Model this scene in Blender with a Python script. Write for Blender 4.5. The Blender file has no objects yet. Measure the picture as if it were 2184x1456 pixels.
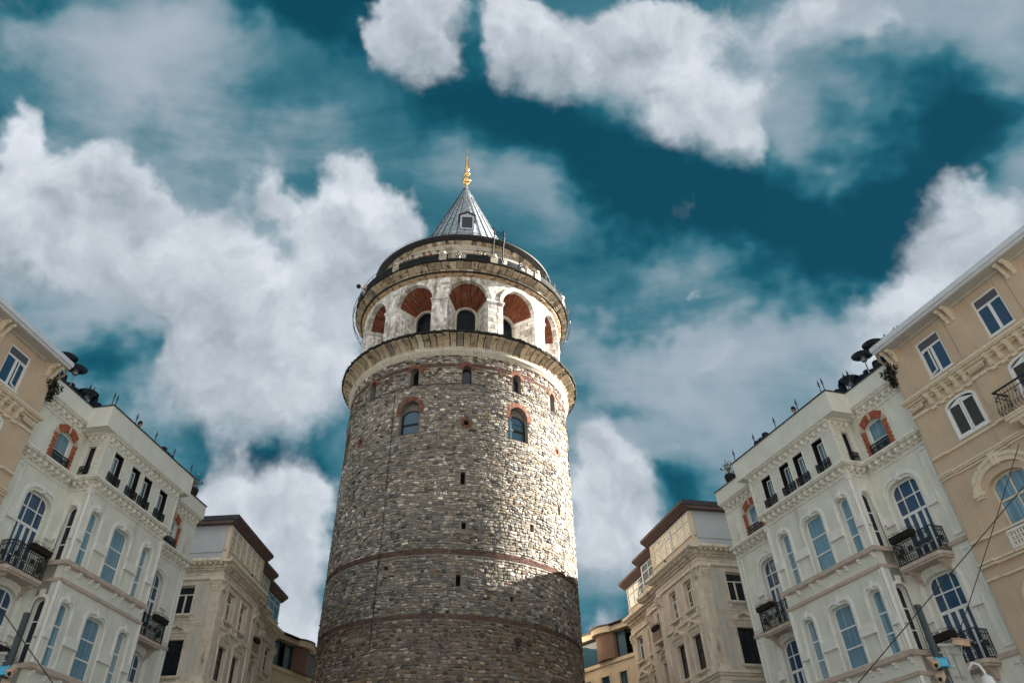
import bpy, bmesh, math, random
import numpy as np
from mathutils import Vector, Matrix
from mathutils.geometry import tessellate_polygon
R = math.radians
random.seed(7)
S = bpy.context.scene
COL = S.collection

# ------------------------------------------------------------------ camera
cam = bpy.data.cameras.new('camera'); camo = bpy.data.objects.new('camera', cam); COL.objects.link(camo)
W_, H_ = 2184.0, 1456.0
PITCH, ROLL, F_, CX, CY = 43.682, -0.508, 1596.241, 998.176, 436.093
cam.sensor_width = 36.0; cam.lens = F_ / W_ * 36.0
cam.shift_x = (W_/2 - CX) / W_; cam.shift_y = -(H_/2 - CY) / W_
cam.clip_start = 0.1; cam.clip_end = 5000
camo.matrix_world = Matrix.Translation((0, 0, 1.6)) @ Matrix.Rotation(R(90 + PITCH), 4, 'X') @ Matrix.Rotation(R(ROLL), 4, 'Z')
S.camera = camo
S.render.resolution_x = 1024; S.render.resolution_y = 682
S.view_settings.view_transform = 'Standard'; S.view_settings.look = 'None'
EXPO = 2.5
S.view_settings.exposure = EXPO; S.view_settings.gamma = 1.0

# ------------------------------------------------------------------ sun
SUN_AZ = 78.0    # degrees clockwise from +Y
SUN_EL = 22.0
sd = bpy.data.lights.new('sun', 'SUN'); so = bpy.data.objects.new('sun', sd); COL.objects.link(so)
sd.energy = 5.0; sd.angle = R(0.5); sd.color = (1.0, 0.93, 0.82)
sv = Vector((math.sin(R(SUN_AZ))*math.cos(R(SUN_EL)), math.cos(R(SUN_AZ))*math.cos(R(SUN_EL)), math.sin(R(SUN_EL))))
so.rotation_euler = sv.to_track_quat('Z', 'Y').to_euler()
so.location = sv * 200

# ------------------------------------------------------------------ node helper
class NT:
    def __init__(s, tree): s.t = tree; s.n = tree.nodes; s.l = tree.links
    def new(s, typ, **kw):
        n = s.n.new(typ)
        for k, v in kw.items(): setattr(n, k, v)
        return n
    def put(s, inp, val):
        if isinstance(val, bpy.types.NodeSocket): s.l.new(val, inp)
        elif val is not None: inp.default_value = val
    def m(s, op, a, b=None, c=None, clamp=False):
        n = s.new('ShaderNodeMath', operation=op, use_clamp=clamp)
        for i, v in enumerate((a, b, c)):
            if v is not None: s.put(n.inputs[i], v)
        return n.outputs[0]
    def vm(s, op, a, b=None, scale=None):
        n = s.new('ShaderNodeVectorMath', operation=op)
        s.put(n.inputs[0], a)
        if b is not None: s.put(n.inputs[1], b)
        if scale is not None: s.put(n.inputs['Scale'], scale)
        return n.outputs['Value'] if op in ('DOT_PRODUCT', 'LENGTH') else n.outputs[0]
    def noise(s, vec, scale, detail=5, rough=.55, dist=0., lac=2.0, out='Fac', dim='3D'):
        n = s.new('ShaderNodeTexNoise', noise_dimensions=dim)
        if vec is not None: s.put(n.inputs['Vector'], vec)
        n.inputs['Scale'].default_value = scale; n.inputs['Detail'].default_value = detail
        n.inputs['Roughness'].default_value = rough; n.inputs['Distortion'].default_value = dist
        n.inputs['Lacunarity'].default_value = lac
        return n.outputs[out]
    def ramp(s, fac, stops, interp='LINEAR'):
        n = s.new('ShaderNodeValToRGB'); cr = n.color_ramp; cr.interpolation = interp
        while len(cr.elements) < len(stops): cr.elements.new(.5)
        for e, (p, c) in zip(cr.elements, stops):
            e.position = p; e.color = (c[0], c[1], c[2], 1) if hasattr(c, '__len__') else (c, c, c, 1)
        s.put(n.inputs[0], fac); return n.outputs[0]
    def mix(s, fac, a, b, typ='MIX'):
        n = s.new('ShaderNodeMix', data_type='RGBA', blend_type=typ)
        s.put(n.inputs[0], fac)
        for i, v in ((6, a), (7, b)):
            if isinstance(v, tuple) and len(v) == 3: v = v + (1,)
            s.put(n.inputs[i], v)
        return n.outputs[2]
    def sstep(s, x, a, b):
        n = s.new('ShaderNodeMapRange', interpolation_type='SMOOTHSTEP')
        s.put(n.inputs[0], x); s.put(n.inputs[1], a); s.put(n.inputs[2], b)
        return n.outputs[0]
    def mapping(s, vec, scale=(1,1,1), rot=(0,0,0), loc=(0,0,0)):
        n = s.new('ShaderNodeMapping'); s.put(n.inputs[0], vec)
        n.inputs['Scale'].default_value = scale; n.inputs['Rotation'].default_value = rot; n.inputs['Location'].default_value = loc
        return n.outputs[0]

# ------------------------------------------------------------------ sky: clouds laid out by compass bearing and height (azimuth, elevation, width, height, tilt, weight)
HAZE = [(8.4,49.3,8.1,3.4,-19,-1),(-3.8,52.4,3.9,3.2,3,-0.5),(17.3,43.5,6.5,2.8,-38,-0.9),(25.2,38.8,7.3,2.9,-22,-1),(34.3,38.6,5.7,2.6,18,-0.9),(42.1,40.8,3.3,2.7,14,-0.7),(-20.1,55.7,6.4,2,16,-0.8),(-47.5,47.1,4.4,1.8,38,-0.6),(-28,28.3,3.3,2,3,-0.8),(-31.8,32.3,8,2.9,18,0.2),(-19.3,30.9,8.4,5.6,10,0.4),(11.7,22.1,4.5,3.7,-5,0.35),(-15.2,19.6,5.3,3.2,5,0.35),(-29,21.7,4.1,2.9,11,0.2),(-16.1,23.8,3.5,1.2,6,-0.8),(18.7,21.1,3.3,1.3,-7,-0.75),(-38.1,31.7,1.3,1.5,22,-0.5),(-32.1,43.7,1.8,4.9,-10,0.25),(18.6,34.5,8,1.5,-3,-0.35),(13.5,15.8,4.2,2.5,-4,-0.28),(10.1,14.4,3.7,1.4,-3,-0.3),(13.4,27.4,3.6,1,-7,-0.45),(46.2,40.2,3.2,3.5,-35,0.05),(31.5,43.8,1.8,4.6,9,0.3),(-14.9,48.7,7.6,2.5,1,-0.12),(-29.4,49.5,8.2,4.3,23,0.45),(-36.5,45.1,5.9,3.8,27,0.2),(43.9,46.5,7.2,3.4,-13,0.55),(27.3,30.3,12.5,3.5,-10,0.42),(41.2,31.9,4.9,3.7,-2,0.5),(50.4,42.5,3.3,4.6,-40,0.35),(12.2,31.5,6.8,2,-7,0.2),(-20,45.1,6.7,2.1,14,-0.1),(-5.1,47.4,5.3,2.1,3,0.05),(2.2,36.4,3.6,3.5,-2,0.1),(18.8,26.7,6.3,1.9,-9,0.1),(25.3,25,5.8,1.8,-12,0.15),(-16.6,26,4.8,1.6,7,-0.1),(5.1,43.8,4.3,2.1,-34,0.15)]
CUMULUS = [(7.8,56,4.5,2.6,-17,1),(18.8,55.4,6.4,2.8,-16,1),(22.6,50.8,3.2,3.7,-28,0.95),(15.2,53.8,4.8,2,-13,0.6),(25.9,54,5.2,2,-22,0.6),(3.8,53.1,1.4,1.7,-4,0.5),(10.7,52.4,1.4,1.7,-9,0.5),(-9.1,56.3,2.6,2.7,27,0.9),(-5.5,54.4,1.5,1.6,4,0.6),(-12.4,54.3,1.3,1.5,10,0.5),(-7.5,58.1,3.8,1,6,0.5),(27.7,46,1.8,2.3,-37,0.55),(28.3,42.9,1.1,1.7,-21,0.35),(40.2,49.7,4.2,1.9,0,0.42),(46.5,45.9,5.1,1.8,-14,0.35),(22.6,47.2,1.3,1.4,-17,0.5),(27.7,52.1,3.9,2,-23,-0.3),(1,56.9,1.2,3.1,-1,-0.6),(-39.6,36.8,2.9,4.6,26,1),(-35.4,38,2.4,3.5,23,0.9),(-31.1,39,2.4,3.3,20,0.8),(-34.2,34.3,5.6,2.8,15,0.9),(-43.8,41.4,1,3.3,32,0.5),(-28.9,42.1,1.6,4,20,-0.8),(-35.8,43.9,2.6,2.3,26,-0.6),(-27.5,30.7,3.6,1.9,14,-0.5),(-17.4,43,1,2.8,12,-0.4),(-11.4,44.5,2.2,3.4,8,1.1),(-13.1,40.7,3.8,3,8,1),(-7.2,42.3,2.2,3,-11,0.95),(-9,37.5,4.6,2.8,5,0.9),(-19,42.1,1.7,2.4,-8,0.6),(-21.2,43.1,1,1.7,14,0.45),(-25,37.4,2.5,2.7,26,1.2),(-21.9,34.5,4,3.7,12,1.2),(-18.7,31.6,5.9,3.6,-1,1),(-14.3,33.6,3.7,3.8,8,0.9),(-15.1,29.4,6,2.6,2,0.85),(-23.6,30.2,2.2,1.9,12,0.5),(-17.9,27.1,4.8,1.9,8,0.6),(-15,20,3.9,2.8,5,1),(-12.3,22.6,2.4,2,4,0.8),(-18.3,21.4,2.1,2.4,6,0.9),(-11.7,14.2,2.6,2.2,2,0.9),(-11.9,17.8,2.5,2.6,3,0.7),(-17.8,19.1,1.8,1.7,6,0.6),(-26.1,25.9,1.2,1.2,12,0.4),(9.8,25.1,2,2.4,-5,1),(10.9,21.9,3.1,2.8,-5,0.9),(13.9,21,2.2,2.4,-6,0.8),(8.8,19.3,2.2,2.4,-3,0.7),(17.5,24.7,1.9,1.3,-8,0.35),(8.8,14.2,2.1,0.8,-3,0.35),(13,18.4,2.5,1.5,-5,0.5),(39.8,30.5,4,2.3,5,0.85),(43.4,32.3,2.2,2,-4,0.75),(34.5,30.7,3.3,1.8,-9,0.55),(38,33.8,2.2,2.7,-1,0.4),(41.5,35.5,2,2.4,-28,0.3),(41.6,37.9,1.6,1.5,-29,0.3),(20.1,31.1,7.1,1.8,-11,0.35),(26.6,33.2,4.6,1.6,-11,0.3),(30,28.4,5.7,1.6,-16,0.3),(20.6,34.8,0.5,0.3,18,0.4),(13.6,40.5,2.1,1.1,-40,0.3)]
world = bpy.data.worlds.new('World'); S.world = world; world.use_nodes = True
t = NT(world.node_tree); t.n.clear()
def build_sky():
    out = t.new('ShaderNodeOutputWorld'); bg = t.new('ShaderNodeBackground'); t.l.new(bg.outputs[0], out.inputs[0])
    V = t.new('ShaderNodeTexCoord').outputs['Generated']
    sky = t.new('ShaderNodeTexSky', sky_type='NISHITA'); sky.sun_disc = False
    sky.sun_elevation = R(SUN_EL); sky.sun_rotation = R(SUN_AZ); sky.altitude = 50; sky.air_density = 1.0; sky.dust_density = .6; sky.ozone_density = 3.0
    wn = t.noise(V, 2.6, 5, .62, out='Color')
    warp = t.vm('SUBTRACT', wn, (.5, .5, .5))
    wn2 = t.noise(V, 11., 4, .6, out='Color')
    warp2 = t.vm('SUBTRACT', wn2, (.5, .5, .5))
    Vh = t.vm('ADD', V, t.vm('SCALE', warp, scale=.42))
    Vc = t.vm('ADD', t.vm('ADD', V, t.vm('SCALE', warp, scale=.12)), t.vm('SCALE', warp2, scale=.075))
    def field(Vv, L, base, low=False):
        acc = base; bot = 0.0
        for az, el, sx, sy, ro, w in L:
            a, e, q = R(az), R(el), R(ro)
            c = Vector((math.sin(a)*math.cos(e), math.cos(a)*math.cos(e), math.sin(e)))
            rt = Vector((math.cos(a), -math.sin(a), 0)); up = rt.cross(c)
            e1 = (rt*math.cos(q) + up*math.sin(q)); e2 = (-rt*math.sin(q) + up*math.cos(q))
            dx = t.vm('DOT_PRODUCT', Vv, tuple(e1/R(sx)*.95)); dy = t.vm('DOT_PRODUCT', Vv, tuple(e2/R(sy)*.95))
            d2 = t.m('MULTIPLY_ADD', dx, dx, t.m('MULTIPLY', dy, dy))
            g = t.m('EXPONENT', t.m('MULTIPLY', d2, -1.0))
            acc = t.m('MULTIPLY_ADD', g, w, acc)
            if low: bot = t.m('MULTIPLY_ADD', t.m('MULTIPLY', g, w), dy, bot)
        return acc, bot
    H, _ = field(Vh, HAZE, .50)
    C, low = field(Vc, CUMULUS, 0.0, True)
    # streaky high haze
    Vs = t.mapping(V, scale=(1.0, 2.2, 3.2), rot=(.5, .35, .5))
    f1 = t.noise(Vs, 2.2, 8, .56, .4)
    f2 = t.noise(V, 7.0, 8, .6, .3)
    H2 = t.m('ADD', H, t.m('MULTIPLY', t.m('SUBTRACT', f1, .5), 1.9)); H2 = t.m('ADD', H2, t.m('MULTIPLY', t.m('SUBTRACT', f2, .5), .6))
    hz = t.sstep(H2, -.42, 1.28)
    # billows
    b1 = t.noise(Vc, 7.0, 9, .50, .0)
    b2 = t.noise(t.vm('ADD', Vc, (.010, -.006, .026)), 7.0, 6, .48, .0)
    b3 = t.noise(Vc, 3.6, 4, .5, .0)
    Cd = t.m('ADD', t.m('ADD', C, t.m('MULTIPLY', t.m('SUBTRACT', b1, .5), 1.65)), t.m('MULTIPLY', t.m('SUBTRACT', b3, .5), 1.0))
    kk = t.m('MULTIPLY', low, -.7, clamp=True)
    cm = t.sstep(Cd, t.m('MULTIPLY_ADD', kk, -.60, .27), t.m('MULTIPLY_ADD', kk, 1.0, .76))
    relief = t.m('MULTIPLY', t.m('SUBTRACT', b1, b2), 2.1)
    sh = t.m('ADD', t.m('ADD', .66, relief), t.m('MULTIPLY', t.m('MAXIMUM', low, -.75), .20))
    core = t.m('MULTIPLY', t.sstep(Cd, 1.1, 2.4), .16)
    sh = t.m('SUBTRACT', sh, core)
    sh = t.m('ADD', sh, t.m('MULTIPLY', t.m('SUBTRACT', t.noise(V, 4.0, 3, .5), .5), .5))
    cumc = t.ramp(sh, [(.0, (.15, .20, .235)), (.3, (.29, .35, .40)), (.6, (.48, .535, .60)), (1.0, (.74, .79, .86))])
    hazec = t.ramp(hz, [(.0, (.004, .066, .108)), (.22, (.012, .116, .168)), (.45, (.06, .20, .26)), (.72, (.24, .345, .41)), (1.0, (.42, .485, .55))])
    # the clear part carries the physical sky's own gradient
    skyc = t.mix(1.0, sky.outputs[0], (.055, .085, .10), 'MULTIPLY')
    base = t.mix(.96, skyc, hazec)
    col = t.mix(cm, base, cumc)
    # unseen bright cloud deck behind the viewer, added to lift the ambient light
    sp = t.new('ShaderNodeSeparateXYZ'); t.put(sp.inputs[0], V)
    back = t.sstep(t.m('ADD', sp.outputs[1], t.m('MULTIPLY', sp.outputs[2], .10)), .05, -.55)
    deck = t.ramp(t.noise(V, 3.0, 7, .6, .4), [(.3, (.52, .54, .56)), (.7, (.95, .95, .92))])
    col = t.mix(back, col, deck)
    t.put(bg.inputs[0], col); bg.inputs[1].default_value = 2.0**(-EXPO)
build_sky()
world.cycles.sampling_method = 'MANUAL'; world.cycles.sample_map_resolution = 512

# ------------------------------------------------------------------ materials
MATS = {}
def mat(name, base, rough=.8, var=.12, vscale=2.0, bump=.0, bscale=20., spec=.3, metal=0., stain=None, sscale=.7, sthr=(.5,.7), streak=0., attr=None, fine=0.):
    """plaster/stone/metal material: base colour, large soft variation, fine grain, optional stains of another colour"""
    m = bpy.data.materials.new(name); m.use_nodes = True; t = NT(m.node_tree); t.n.clear()
    out = t.new('ShaderNodeOutputMaterial'); b = t.new('ShaderNodeBsdfPrincipled')
    t.l.new(b.outputs[0], out.inputs[0])
    tc = t.new('ShaderNodeTexCoord').outputs['Object']
    if attr:
        a = t.new('ShaderNodeAttribute', attribute_name=attr); c = a.outputs['Color']
    else: c = None
    n1 = t.noise(tc, vscale, 6, .6)
    lo = tuple(x*(1-var) for x in base); hi = tuple(min(1, x*(1+var)) for x in base)
    cc = t.ramp(n1, [(.3, lo), (.7, hi)])
    if c is not None: cc = t.mix(1.0, c, t.ramp(n1, [(.3, 1-var), (.7, 1+var if var < .001 else 1.0)]), 'MULTIPLY')
    if fine:
        n3 = t.noise(tc, 35., 3, .6); cc = t.mix(1.0, cc, t.ramp(n3, [(.3, 1-fine), (.7, 1.0)]), 'MULTIPLY')
    if stain:
        v = t.mapping(tc, scale=(1, 1, .25 if streak else 1)); n2 = t.noise(v, sscale, 8, .65, .3)
        cc = t.mix(t.sstep(n2, sthr[0], sthr[1]), cc, stain)
    t.put(b.inputs['Base Color'], cc)
    b.inputs['Roughness'].default_value = rough; b.inputs['Metallic'].default_value = metal
    b.inputs['Specular IOR Level'].default_value = spec
    if bump:
        bn = t.new('ShaderNodeBump'); bn.inputs['Strength'].default_value = bump; bn.inputs['Distance'].default_value = .02
        t.put(bn.inputs['Height'], t.noise(tc, bscale, 5, .6)); t.l.new(bn.outputs[0], b.inputs['Normal'])
    MATS[name] = m; return m
def glass(name, base, curtain=None, stripes=0, rough=.04, wob=.0, patt=None, axis=1, spec=.6):
    m = bpy.data.materials.new(name); m.use_nodes = True; t = NT(m.node_tree); t.n.clear()
    out = t.new('ShaderNodeOutputMaterial'); b = t.new('ShaderNodeBsdfPrincipled'); t.l.new(b.outputs[0], out.inputs[0])
    tc = t.new('ShaderNodeTexCoord').outputs['Object']
    c = base
    if stripes:
        v = t.mapping(tc, scale=(stripes, stripes, .35)); n = t.noise(v, 1.0, 3, .6)
        c = t.ramp(n, [(.32, base), (.5, tuple(.5*(a+b_) for a, b_ in zip(base, curtain))), (.68, curtain)])
    if patt:
        n = t.noise(t.mapping(tc, scale=(3, 3, 3)), 1.6, 6, .7, 1.2)
        c = t.ramp(n, patt)
    t.put(b.inputs['Base Color'], c if not isinstance(c, tuple) else c + (1,))
    b.inputs['Roughness'].default_value = rough; b.inputs['IOR'].default_value = 1.52
    b.inputs['Specular IOR Level'].default_value = spec
    if wob:
        bn = t.new('ShaderNodeBump'); bn.inputs['Strength'].default_value = wob; bn.inputs['Distance'].default_value = .05
        t.put(bn.inputs['Height'], t.noise(tc, 1.2, 3, .5)); t.l.new(bn.outputs[0], b.inputs['Normal'])
    MATS[name] = m; return m

mat('plaster_white', (.76,.765,.69), .85, .10, .9, .15, 30, stain=(.52,.52,.46), sscale=1.3, sthr=(.50,.74), streak=1)
mat('trim_white', (.82,.82,.79), .7, .07, 3., .1, 40, stain=(.40,.36,.31), sscale=3., sthr=(.56,.8), streak=1)
mat('cornice_white', (.82,.80,.73), .75, .1, 4., .1, 40, stain=(.24,.20,.17), sscale=5., sthr=(.54,.8))
mat('parapet_white', (.76,.765,.70), .85, .08, 1.1, .15, 18, stain=(.30,.31,.27), sscale=2.2, sthr=(.62,.8), streak=1)
mat('siding_white', (.80,.80,.74), .6, .06, 3.)
mat('ledge_stone', (0.546,0.455,0.39), .8, .15, 4., .1, 30)
mat('brick_red', (.42,.125,.065), .85, .35, 9., .3, 30, stain=(.14,.04,.03), sscale=7., sthr=(.5,.75))
mat('black_paint', (.012,.013,.015), .5, .2, 6.)
mat('iron', (.012,.014,.018), .45, .2, 6., spec=.5)
mat('frame_white', (.82,.83,.83), .45, .05, 3., spec=.4)
mat('plaster_beige', (.61,.475,.35), .88, .08, 1.0, .15, 30, stain=(.27,.21,.14), sscale=1.2, sthr=(.6,.85), streak=1)
mat('trim_beige', (.78,.68,.54), .8, .12, 4., .1, 30, stain=(.25,.19,.14), sscale=4., sthr=(.52,.8))
mat('eave_grey', (0.688,0.725,0.775), .5, .06, 2., spec=.4)
mat('soffit_grey', (0.546,0.52,0.481), .8, .1, 2.)
mat('pipe_beige', (0.392,0.28,0.182), .6, .12, 4.)
mat('plaster_grey', (.60,.57,.52), .88, .1, 1.4, .2, 26, stain=(.27,.24,.21), sscale=1.4, sthr=(.5,.8), streak=1)
mat('plaster_rose', (.68,.585,.50), .88, .1, 1.2, .2, 26, stain=(.33,.20,.13), sscale=1.6, sthr=(.55,.8), streak=1)
mat('trim_tan', (.76,.68,.58), .85, .14, 3., .2, 30, stain=(.24,.15,.10), sscale=3., sthr=(.5,.78), streak=1)
mat('attic_grey', (0.476,0.504,0.532), .85, .08, 1.5)
mat('roof_brown', (0.119,0.077,0.07), .7, .25, 4.)
mat('roof_dark', (.04,.042,.05), .6, .2, 4.)
mat('brown_panel', (0.192,0.12,0.088), .6, .08, 3.)
mat('cream', (.68,.57,.43), .85, .08, 1.5, .1, 20)
mat('shutter', (.22,.23,.22), .6, .2, 6.)
mat('ground_stone', (.32,.30,.27), .9, .2, .6, .3, 6)
mat('concrete', (.30,.29,.27), .85, .12, .5)
mat('heater_metal', (.035,.04,.055), .35, .2, 3., metal=.6, spec=.5)
mat('steel', (.35,.37,.4), .35, .1, 4., metal=.9)
mat('dark_cloth', (.015,.022,.04), .9, .3, 6.)
mat('screen_black', (.010,.013,.016), .85, .3, 6.)
mat('cable', (.015,.016,.018), .7, .1, 4.)
mat('pole_paint', (.035,.05,.06), .5, .2, 8., spec=.4)
mat('camera_tan', (0.54,0.384,0.264), .6, .2, 6.)
mat('box_grey', (0.325,0.338,0.325), .6, .15, 5.)
mat('blue_plastic', (.05,.38,.62), .4, .2, 20., spec=.5)
mat('dome_white', (.7,.72,.72), .35, .05, 5.)
mat('leaf_dark', (.016,.02,.012), .8, .4, 12.)
mat('leaf_green', (.05,.075,.03), .7, .4, 12.)
mat('petal_pale', (.6,.5,.3), .8, .3, 12.)
mat('petal_rust', (.35,.12,.06), .8, .3, 12.)
mat('planter_dark', (.02,.016,.015), .8, .2, 8.)
mat('skin', (.42,.25,.18), .6, .05, 6.)
mat('hair', (.02,.015,.012), .7, .1, 6.)
mat('cloth_white', (.6,.6,.62), .9, .05, 6.); mat('cloth_black', (.02,.02,.025), .9, .1, 6.)
mat('cloth_red', (.3,.05,.04), .9, .1, 6.); mat('cloth_blue', (.06,.12,.22), .9, .1, 6.)
# tower
mat('rubble', (.3,.28,.25), .92, .0, 3., .5, 14, attr='col', fine=.25)
mat('mortar', (.21,.19,.165), .95, .25, 1.2, .7, 25)
mat('tower_brick', (.22,.085,.05), .9, .25, 6., .4, 20, attr='col', fine=.2)
mat('marble', (.33,.30,.25), .85, .12, 1.5, .4, 12, stain=(.22,.17,.125), sscale=1.9, sthr=(.44,.70), streak=1, attr='col', fine=.15)
mat('marble_trim', (0.546,0.501,0.429), .85, .16, 2.5, .4, 14, stain=(.10,.085,.07), sscale=2.4, sthr=(.52,.76))
mat('corbel_stone', (.42,.36,.28), .88, .1, 2., .5, 10, stain=(.06,.05,.042), sscale=2.6, sthr=(.50,.68), streak=1, attr='col')
mat('corbel_plain', (0.476,0.336,0.21), .88, .3, 3., .3, 14, stain=(.08,.05,.035), sscale=3., sthr=(.45,.65))
mat('moss_black', (.022,.022,.02), .95, .5, 6., .6, 10)
mat('vault_brick', (.25,.095,.062), .9, .3, 7., .4, 20, attr='col', fine=.25, stain=(.06,.03,.025), sscale=1.2, sthr=(.52,.75))  # dark blotches put recess shade into the vault brick colour
mat('void', (.006,.006,.007), .9, .1, 3.)
mat('lead', (0.459,0.506,0.553), .42, .22, 2.2, .15, 8, spec=.5, metal=.35, stain=(.20,.22,.24), sscale=3.5, sthr=(.45,.75), streak=1)
mat('lead_seam', (.06,.07,.085), .6, .2, 3.)
mat('gold', (.95,.60,.28), .14, .08, 6., metal=1.0)
glass('pane_blue', (.06,.155,.25), (.26,.44,.55), 13.)
glass('pane_pale', (.10,.19,.27), (.38,.52,.60), 9.)
glass('pane_dark', (.006,.012,.025), wob=.1)
glass('pane_black', (.004,.008,.014), rough=.12, spec=.12)
glass('pane_navy', (.030,.075,.15), wob=.1)
glass('pane_grey', (.10,.09,.11), rough=.3)
glass('pane_sky', (.03,.10,.16), wob=.2)
glass('pane_gold', (.3,.25,.15), patt=[(.35,(.30,.23,.13)),(.5,(.62,.54,.38)),(.62,(.80,.75,.6))], rough=.15)
glass('pane_gold_dark', (.1,.08,.05), patt=[(.46,(.012,.012,.016)),(.53,(.25,.2,.12)),(.62,(.6,.48,.28))], rough=.1)

# ------------------------------------------------------------------ mesh builder
class MB:
    def __init__(s, M=None): s.v = []; s.f = []; s.M = M; s.c = []
    def add(s, vs, fs):
        o = len(s.v)
        if s.M is not None: vs = [tuple(s.M @ Vector(p)) for p in vs]
        s.v += [tuple(p) for p in vs]; s.f += [tuple(i + o for i in f) for f in fs]
    def box(s, x0, x1, y0, y1, z0, z1):
        s.add([(x0,y0,z0),(x1,y0,z0),(x1,y1,z0),(x0,y1,z0),(x0,y0,z1),(x1,y0,z1),(x1,y1,z1),(x0,y1,z1)],
              [(0,3,2,1),(4,5,6,7),(0,1,5,4),(1,2,6,5),(2,3,7,6),(3,0,4,7)])
    def plate(s, outer, holes, a, b, ax='x'):
        loops = [outer] + list(holes)
        pts = [p for l in loops for p in l]
        tris = tessellate_polygon([[Vector((p[0], p[1], 0)) for p in l] for l in loops])
        n = len(pts)
        def P(p, t):
            return (t, p[0], p[1]) if ax == 'x' else ((p[0], t, p[1]) if ax == 'y' else (p[0], p[1], t))
        vs = [P(p, a) for p in pts] + [P(p, b) for p in pts]
        fs = [tuple(t) for t in tris] + [tuple(i + n for i in reversed(t)) for t in tris]
        o = 0
        for l in loops:
            k = len(l)
            for i in range(k):
                j = (i + 1) % k; fs.append((o+i, o+j, o+j+n, o+i+n))
            o += k
        s.add(vs, fs)
    def tube(s, pts, r, n=6, cap=True, closed=False):
        pts = [Vector(p) for p in pts]; m = len(pts); vs = []; fs = []
        rs = r if hasattr(r, '__len__') else [r]*m
        up = None
        for i, p in enumerate(pts):
            if closed: d = pts[(i+1) % m] - pts[i-1]
            else: d = (pts[min(i+1, m-1)] - pts[max(i-1, 0)])
            d.normalize()
            if up is None:
                up = Vector((0,0,1)) if abs(d.z) < .9 else Vector((1,0,0))
            a = d.cross(up).normalized(); b = a.cross(d).normalized(); up = b
            for k in range(n):
                t = 2*math.pi*k/n; vs.append(p + a*(rs[i]*math.cos(t)) + b*(rs[i]*math.sin(t)))
        for i in range(m if closed else m-1):
            for k in range(n):
                k2 = (k+1) % n; j = (i+1) % m
                fs.append((i*n+k, i*n+k2, j*n+k2, j*n+k))
        if cap and not closed: fs.append(tuple(range(n-1, -1, -1))); fs.append(tuple((m-1)*n+k for k in range(n)))
        s.add(vs, fs)
    def lathe(s, prof, n=48, t0=0., t1=360., cx=0., cy=0.):
        full = abs(t1-t0-360) < 1e-6; m = n if full else n+1
        vs = []; fs = []
        for k in range(m):
            t = R(t0 + (t1-t0)*k/n)
            for (r, z) in prof: vs.append((cx + r*math.sin(t), cy - r*math.cos(t), z))
        L = len(prof)
        for k in range(n):
            k2 = (k+1) % m
            for i in range(L-1): fs.append((k*L+i, k2*L+i, k2*L+i+1, k*L+i+1))
        s.add(vs, fs)
    def ball(s, c, r, sz=1.0, n=8, m=6):
        prof = [(max(1e-4, r*math.sin(math.pi*i/m)), c[2] - r*sz*math.cos(math.pi*i/m)) for i in range(m+1)]
        s.lathe(prof, n, cx=c[0], cy=c[1])
    def build(s, name, material, parent=None, smooth=False, cols=None):
        me = bpy.data.meshes.new(name); me.from_pydata(s.v, [], s.f)
        if smooth: me.polygons.foreach_set('use_smooth', [True]*len(me.polygons))
        if cols is not None:
            at = me.attributes.new('col', 'FLOAT_COLOR', 'FACE')
            at.data.foreach_set('color', np.asarray(cols, dtype=np.float32).ravel())
        me.materials.append(MATS[material] if isinstance(material, str) else material)
        bm = bmesh.new(); bm.from_mesh(me); bmesh.ops.recalc_face_normals(bm, faces=bm.faces); bm.to_mesh(me); bm.free()
        me.update()
        o = bpy.data.objects.new(name, me); COL.objects.link(o)
        if parent is not None: o.parent = parent
        return o
def tag(o, label=None, cat=None, group=None, kind=None):
    for k, v in (('label', label), ('category', cat), ('group', group), ('kind', kind)):
        if v: o[k] = v
    return o
def empty(name, loc=(0,0,0), rz=0., scale=(1,1,1)):
    o = bpy.data.objects.new(name, None); COL.objects.link(o)
    o.location = loc; o.rotation_euler = (0,0,rz); o.scale = scale; o.empty_display_size = .3
    return o
KIDS = {}
def copy_tree(o, parent=None):
    c = o.copy(); COL.objects.link(c)
    if parent is not None: c.parent = parent
    for ch in list(o.children): copy_tree(ch, c)
    return c
def arch(u0, u1, z0, z1, rx=.25, rz=None, n=6):
    rz = rx if rz is None else rz
    rx = min(rx, (u1-u0)/2)
    pts = [(u0, z0), (u1, z0)]
    for i in range(n+1):
        t = math.pi/2*i/n; pts.append((u1-rx+rx*math.cos(t), z1-rz+rz*math.sin(t)))
    for i in range(n+1):
        t = math.pi/2*i/n; q = (u0+rx-rx*math.sin(t), z1-rz+rz*math.cos(t))
        if i == 0 and abs(q[0]-pts[-1][0]) < 1e-6: continue
        pts.append(q)
    return pts
def rect(u0, u1, z0, z1): return [(u0,z0),(u1,z0),(u1,z1),(u0,z1)]
def topz(u, u0, u1, z1, rx, rz):
    """height of the arch outline above u"""
    rx = min(rx, (u1-u0)/2); e = max(0, rx - min(u-u0, u1-u))
    return z1 - rz + rz*math.sqrt(max(0, 1-(e/rx)**2)) if rx > 0 else z1
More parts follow.
